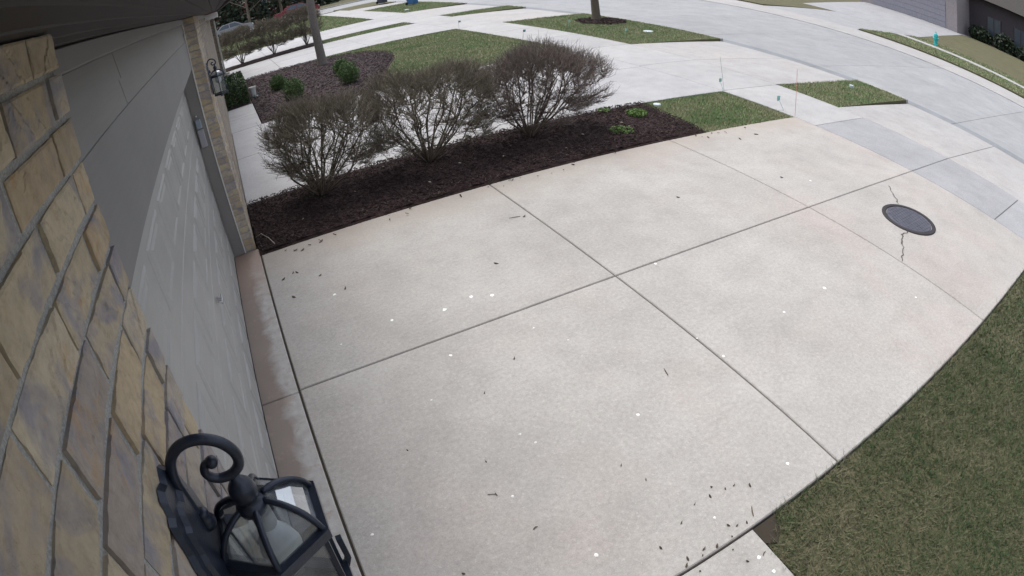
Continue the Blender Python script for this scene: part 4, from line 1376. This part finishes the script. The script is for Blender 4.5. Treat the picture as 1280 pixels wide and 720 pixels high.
# ------------------------------------------------------------------ small street things
def flag(x, y, h, col, label, lean=(.03, .02), fl=.09):
    M = simple('flag_plastic', col, .6)
    root = empty('marker_flag', (x, y, 0)); tag(root, label, 'flag', 'small marker flags along the pavement')
    m = MB(); m.tube([(x, y, -.05), (x + lean[0], y + lean[1], h)], .004, 5); m.build('wire', M, root)
    if fl:
        m = MB(); X, Y = x + lean[0], y + lean[1]
        m.add([(X, Y, h), (X + fl, Y + .02, h - .01), (X + fl, Y + .03, h - fl * .8), (X, Y, h - fl * .8), (X, Y + .003, h), (X + fl, Y + .023, h - .01), (X + fl, Y + .033, h - fl * .8), (X, Y + .003, h - fl * .8)],
              [(0, 1, 2, 3), (7, 6, 5, 4), (0, 4, 5, 1), (2, 6, 7, 3), (1, 5, 6, 2), (3, 7, 4, 0)])
        m.build('banner', M, root)
    return root
flag(8.68, 7.92, .68, (.40, .46, .40), 'pale thin wire stake at the lawn corner beside the neighbouring driveway', (-.05, .06), .0)
flag(8.72, 7.97, .22, (.24, .42, .38), 'small teal flag at the back corner of the small lawn', (-.08, .05), .10)
flag(8.75, 6.42, .26, (.22, .50, .46), 'small teal flag at the pavement edge of the small lawn', (-.12, .1), .12)
flag(8.64, 6.10, .86, (.60, .22, .18), 'thin red wire stake at the corner of our driveway and pavement', (.05, .02), .0)
flag(8.72, 21.0, .30, (.16, .24, .22), 'small dark green flag at the far corner of the big lawn', (.02, .0), .10)
flag(8.74, 16.1, .28, (.10, .22, .24), 'small dark teal flag on the street edge of the big lawn', (.02, .0), .10)
flag(11.0, 17.1, .28, (.35, .60, .50), 'pale mint flag on the kerbside grass left of the tree', (.02, .0), .10)
flag(11.1, 14.2, .28, (.35, .60, .50), 'pale mint flag on the kerbside grass right of the tree', (.02, .0), .10)
M_PLATE = simple('pale_plate', (.48, .54, .58), .4, spec=.5)
def plate(x, y, r, label, z=.0):
    m = MB(); m.lathe([(r, -.04), (r, .02), (r * .92, .032), (r * .3, .036), (.001, .036)], (x, y, z), 16)
    return tag(m.build('utility_cover', M_PLATE), label, 'cover')
plate(12.62, 14.94, .17, 'round pale utility cover in the kerbside grass right of the tree', -.02)
plate(6.70, 7.66, .07, 'small pale utility cap at the corner of bed and small lawn', -.02)
plate(12.82, 7.35, .06, 'small white cap in the kerbside grass between the two aprons', .02)
plate(11.1, 34.4, .13, 'tiny white cover on the distant kerbside grass below the blue bin', .03)

def bin_(x, y, rz, col, label, s=1.0):
    M = simple('bin_plastic', col, .5)
    root = empty('wheeled_bin', (0, 0, 0)); tag(root, label, 'bin', 'wheeled bins set out at the far kerb')
    m = MB(); m.add([(-.24, -.27, .06), (.24, -.27, .06), (.24, .25, .06), (-.24, .25, .06), (-.29, -.32, .98), (.29, -.32, .98), (.29, .36, .98), (-.29, .36, .98)],
                    [(3, 2, 1, 0), (4, 5, 6, 7), (0, 1, 5, 4), (1, 2, 6, 5), (2, 3, 7, 6), (3, 0, 4, 7)]); m.build('body', M, root)
    m = MB(); m.bbox(-.31, .31, -.36, .38, .985, 1.05, .02); m.build('lid', M, root)
    for sx in (-1, 1):
        m = MB(); mm = MB(); mm.lathe([(.02, 0), (.11, 0), (.11, .05), (.02, .05)], (0, 0, 0), 14)
        m.add([(sx * (.25 + vz), .30 + vx * .9, .11 + vy) for vx, vy, vz in mm.v], mm.f); m.build('wheel', M_RUBBER, root)
    m = MB(); m.tube([(-.2, .42, .93), (.2, .42, .93)], .016, 6); m.build('handle', M, root)
    root.location = (x, y, 0); root.rotation_euler = (0, 0, rz); root.scale = (s, s, s)
bin_(12.9, 38.6, .4, (.035, .12, .28), 'blue wheeled bin on the distant kerbside grass')
bin_(13.2, 46.9, .2, (.03, .035, .055), 'dark wheeled bin beside the distant apron, left of the blue bin', 1.15)

# opposite side of the street: rising lawn, hydrant, house
HY = empty('fire_hydrant', (37.3, 14.65, 0)); tag(HY, 'teal fire hydrant on the grass across the street', 'hydrant')
M_TEAL = simple('teal_paint', (.03, .42, .42), .4, spec=.5)
m = MB(); m.lathe([(.19, -.05), (.19, .05), (.14, .07), (.13, .55), (.17, .57), (.17, .62), (.13, .64)], (37.3, 14.65, 0), 16); m.build('barrel', M_TEAL, HY)
m = MB(); m.lathe([(.15, .64), (.14, .72), (.09, .80), (.04, .83), (.04, .89), (.001, .89)], (37.3, 14.65, 0), 16); m.build('bonnet', M_TEAL, HY)
for s in (-1, 1):
    m = MB(); m.tube([(37.3, 14.65 + s * .1, .45), (37.3, 14.65 + s * .24, .45)], .065, 10); m.build('outlet', M_TEAL, HY)
m = MB(); m.tube([(37.2, 14.65, .40), (37.02, 14.65, .40)], .085, 10); m.build('nozzle', M_TEAL, HY)

m = MB()
m.add([(38.5, -40, -.02), (49, -40, .95), (49, 16.6, .95), (38.5, 16.6, -.02), (60, -40, 1.0), (60, 16.6, 1.0)], [(0, 1, 2, 3), (1, 4, 5, 2)])
tag(m.build('rising_lawn', M_LAWN), kind='structure')
grass('grass', [(38.5, 3), (40, 3), (40, 16.6), (38.5, 16.6)], 60, .1, .07, M_GRASSF)
m = MB()
m.add([(38.5, 16.62, -.015), (49, 16.62, .955), (49, 27, .955), (38.5, 27, -.015), (60, 16.62, 1.0), (60, 27, 1.0)], [(0, 1, 2, 3), (1, 4, 5, 2)])
tag(m.build('opposite_driveway', M_WALKD), kind='structure')
oh = empty('opposite_house', (54, 12, .9)); tag(oh, 'dark brick house across the street with a pale grey garage', 'house')
M_OGAR = simple('pale_garage_paint', (.25, .245, .285), .6)
M_OPIER = simple('pinkish_stone', (.30, .27, .28), .85)
M_ODARK = simple('dark_house_brick', (.06, .052, .058), .9, bump=.6, bscale=12)
m = MB(); m.box(50, 60, 17.4, 28, .8, 5.0); ow = m.build('garage_wall', M_OPIER, oh)
m = MB()
for k in range(5): m.bbox(49.94, 49.998, 18.6, 26.6, .97 + k * .5, 1.455 + k * .5, .02)
m.build('garage_door', M_OGAR, oh)
m = MB(); m.box(54, 64, -16, 17.38, .8, 5.0); m.build('wall', M_ODARK, oh)
for y in (14.6, 11.6, 7.5, 3.5):
    m = MB(); m.bbox(53.9, 53.997, y - .8, y + .8, 1.6, 3.7, .02); f = m.build('window', M_ODARK, oh)
    for s in (-1, 1):
        m = MB(); m.bbox(53.86, 53.897, y + s * .38 - .33, y + s * .38 + .33, 1.7, 3.6, .01); m.build('pane', M_PANE, f)
m = MB(); m.add([(53, -17, 5), (53, 17.4, 5), (49.4, 17.4, 5), (49.4, 28.6, 5), (64, 28.6, 5), (64, -17, 5), (58, -12, 8.5), (58, 24, 8.5)],
                [(0, 1, 7, 6), (1, 2, 3, 7), (3, 4, 7), (4, 5, 6, 7), (5, 0, 6), (0, 5, 4, 3, 2, 1)]); m.build('roof', M_ROOF, oh)
for k, y in enumerate((15.6, 13.0, 10.4, 7.6)):
    R = np.random.default_rng(90 + k)
    root = empty('foundation_shrub', (52.6, y, .95)); tag(root, ['dark rounded shrub beside the pale garage across the street', 'second dark shrub right of the garage across the street', 'third dark shrub right of the garage across the street', 'rightmost dark shrub before the house across the street'][k], 'shrub', 'dark shrubs before the house across the street')
    d = R.normal(size=(1200, 3)); d /= np.linalg.norm(d, axis=1)[:, None]
    P = np.array([52.4, y, 1.55]) + d * np.array([1.0, 1.35, .8 + .25 * (k % 2)]) * (R.random((1200, 1)) ** .4)
    P = P[P[:, 2] > .9]
    V, F = leaves(P, .28, R); tag(fast_mesh('foliage', V, F, M_EVER, root), kind='stuff')
    m = MB(); m.tube([(52.4, y, .9), (52.4, y, 1.8)], [.08, .03], 6); m.build('stem', M_TRUNK2, root)

# pale scraps on the mulch and one dry stalk by the pier
M_PALE = chip_mat('pale_dry_leaf', [(0, (.20, .17, .13)), (1, (.42, .38, .32))])
for x, y in ((.62, 6.55), (1.35, 6.9), (2.2, 6.5), (2.75, 6.85), (3.3, 6.7), (4.1, 6.45), (4.6, 6.8), (3.75, 7.6), (1.9, 7.5), (5.4, 6.95)):
    a, q = random.uniform(0, 6.3), random.uniform(.014, .024)
    c_, s_ = math.cos(a) * q, math.sin(a) * q
    m = MB()
    P = [(-1, 0, .0), (-.2, -.5, .006), (.8, -.3, .01), (1.1, 0, .004), (.7, .4, .006), (-.2, .5, .002), (.1, 0, .014)]
    m.add([(x + c_ * u - s_ * w, y + s_ * u + c_ * w, .062 + z) for u, w, z in P], [(k, (k + 1) % 6, 6) for k in range(6)])
    tag(m.build('dry_leaf', M_PALE), 'small pale dry leaf lying on the dark mulch bed', 'leaf', 'pale dry leaves on the mulch')
m = MB(); m.tube([(.03, 6.52, .05), (.10, 6.40, .12), (.17, 6.26, .10), (.22, 6.17, .04)], [.004, .004, .004, .007], 5)
tag(m.build('dry_stalk', M_PALE), 'thin pale dry stalk leaning from the mulch corner beside the brick pier', 'stalk')
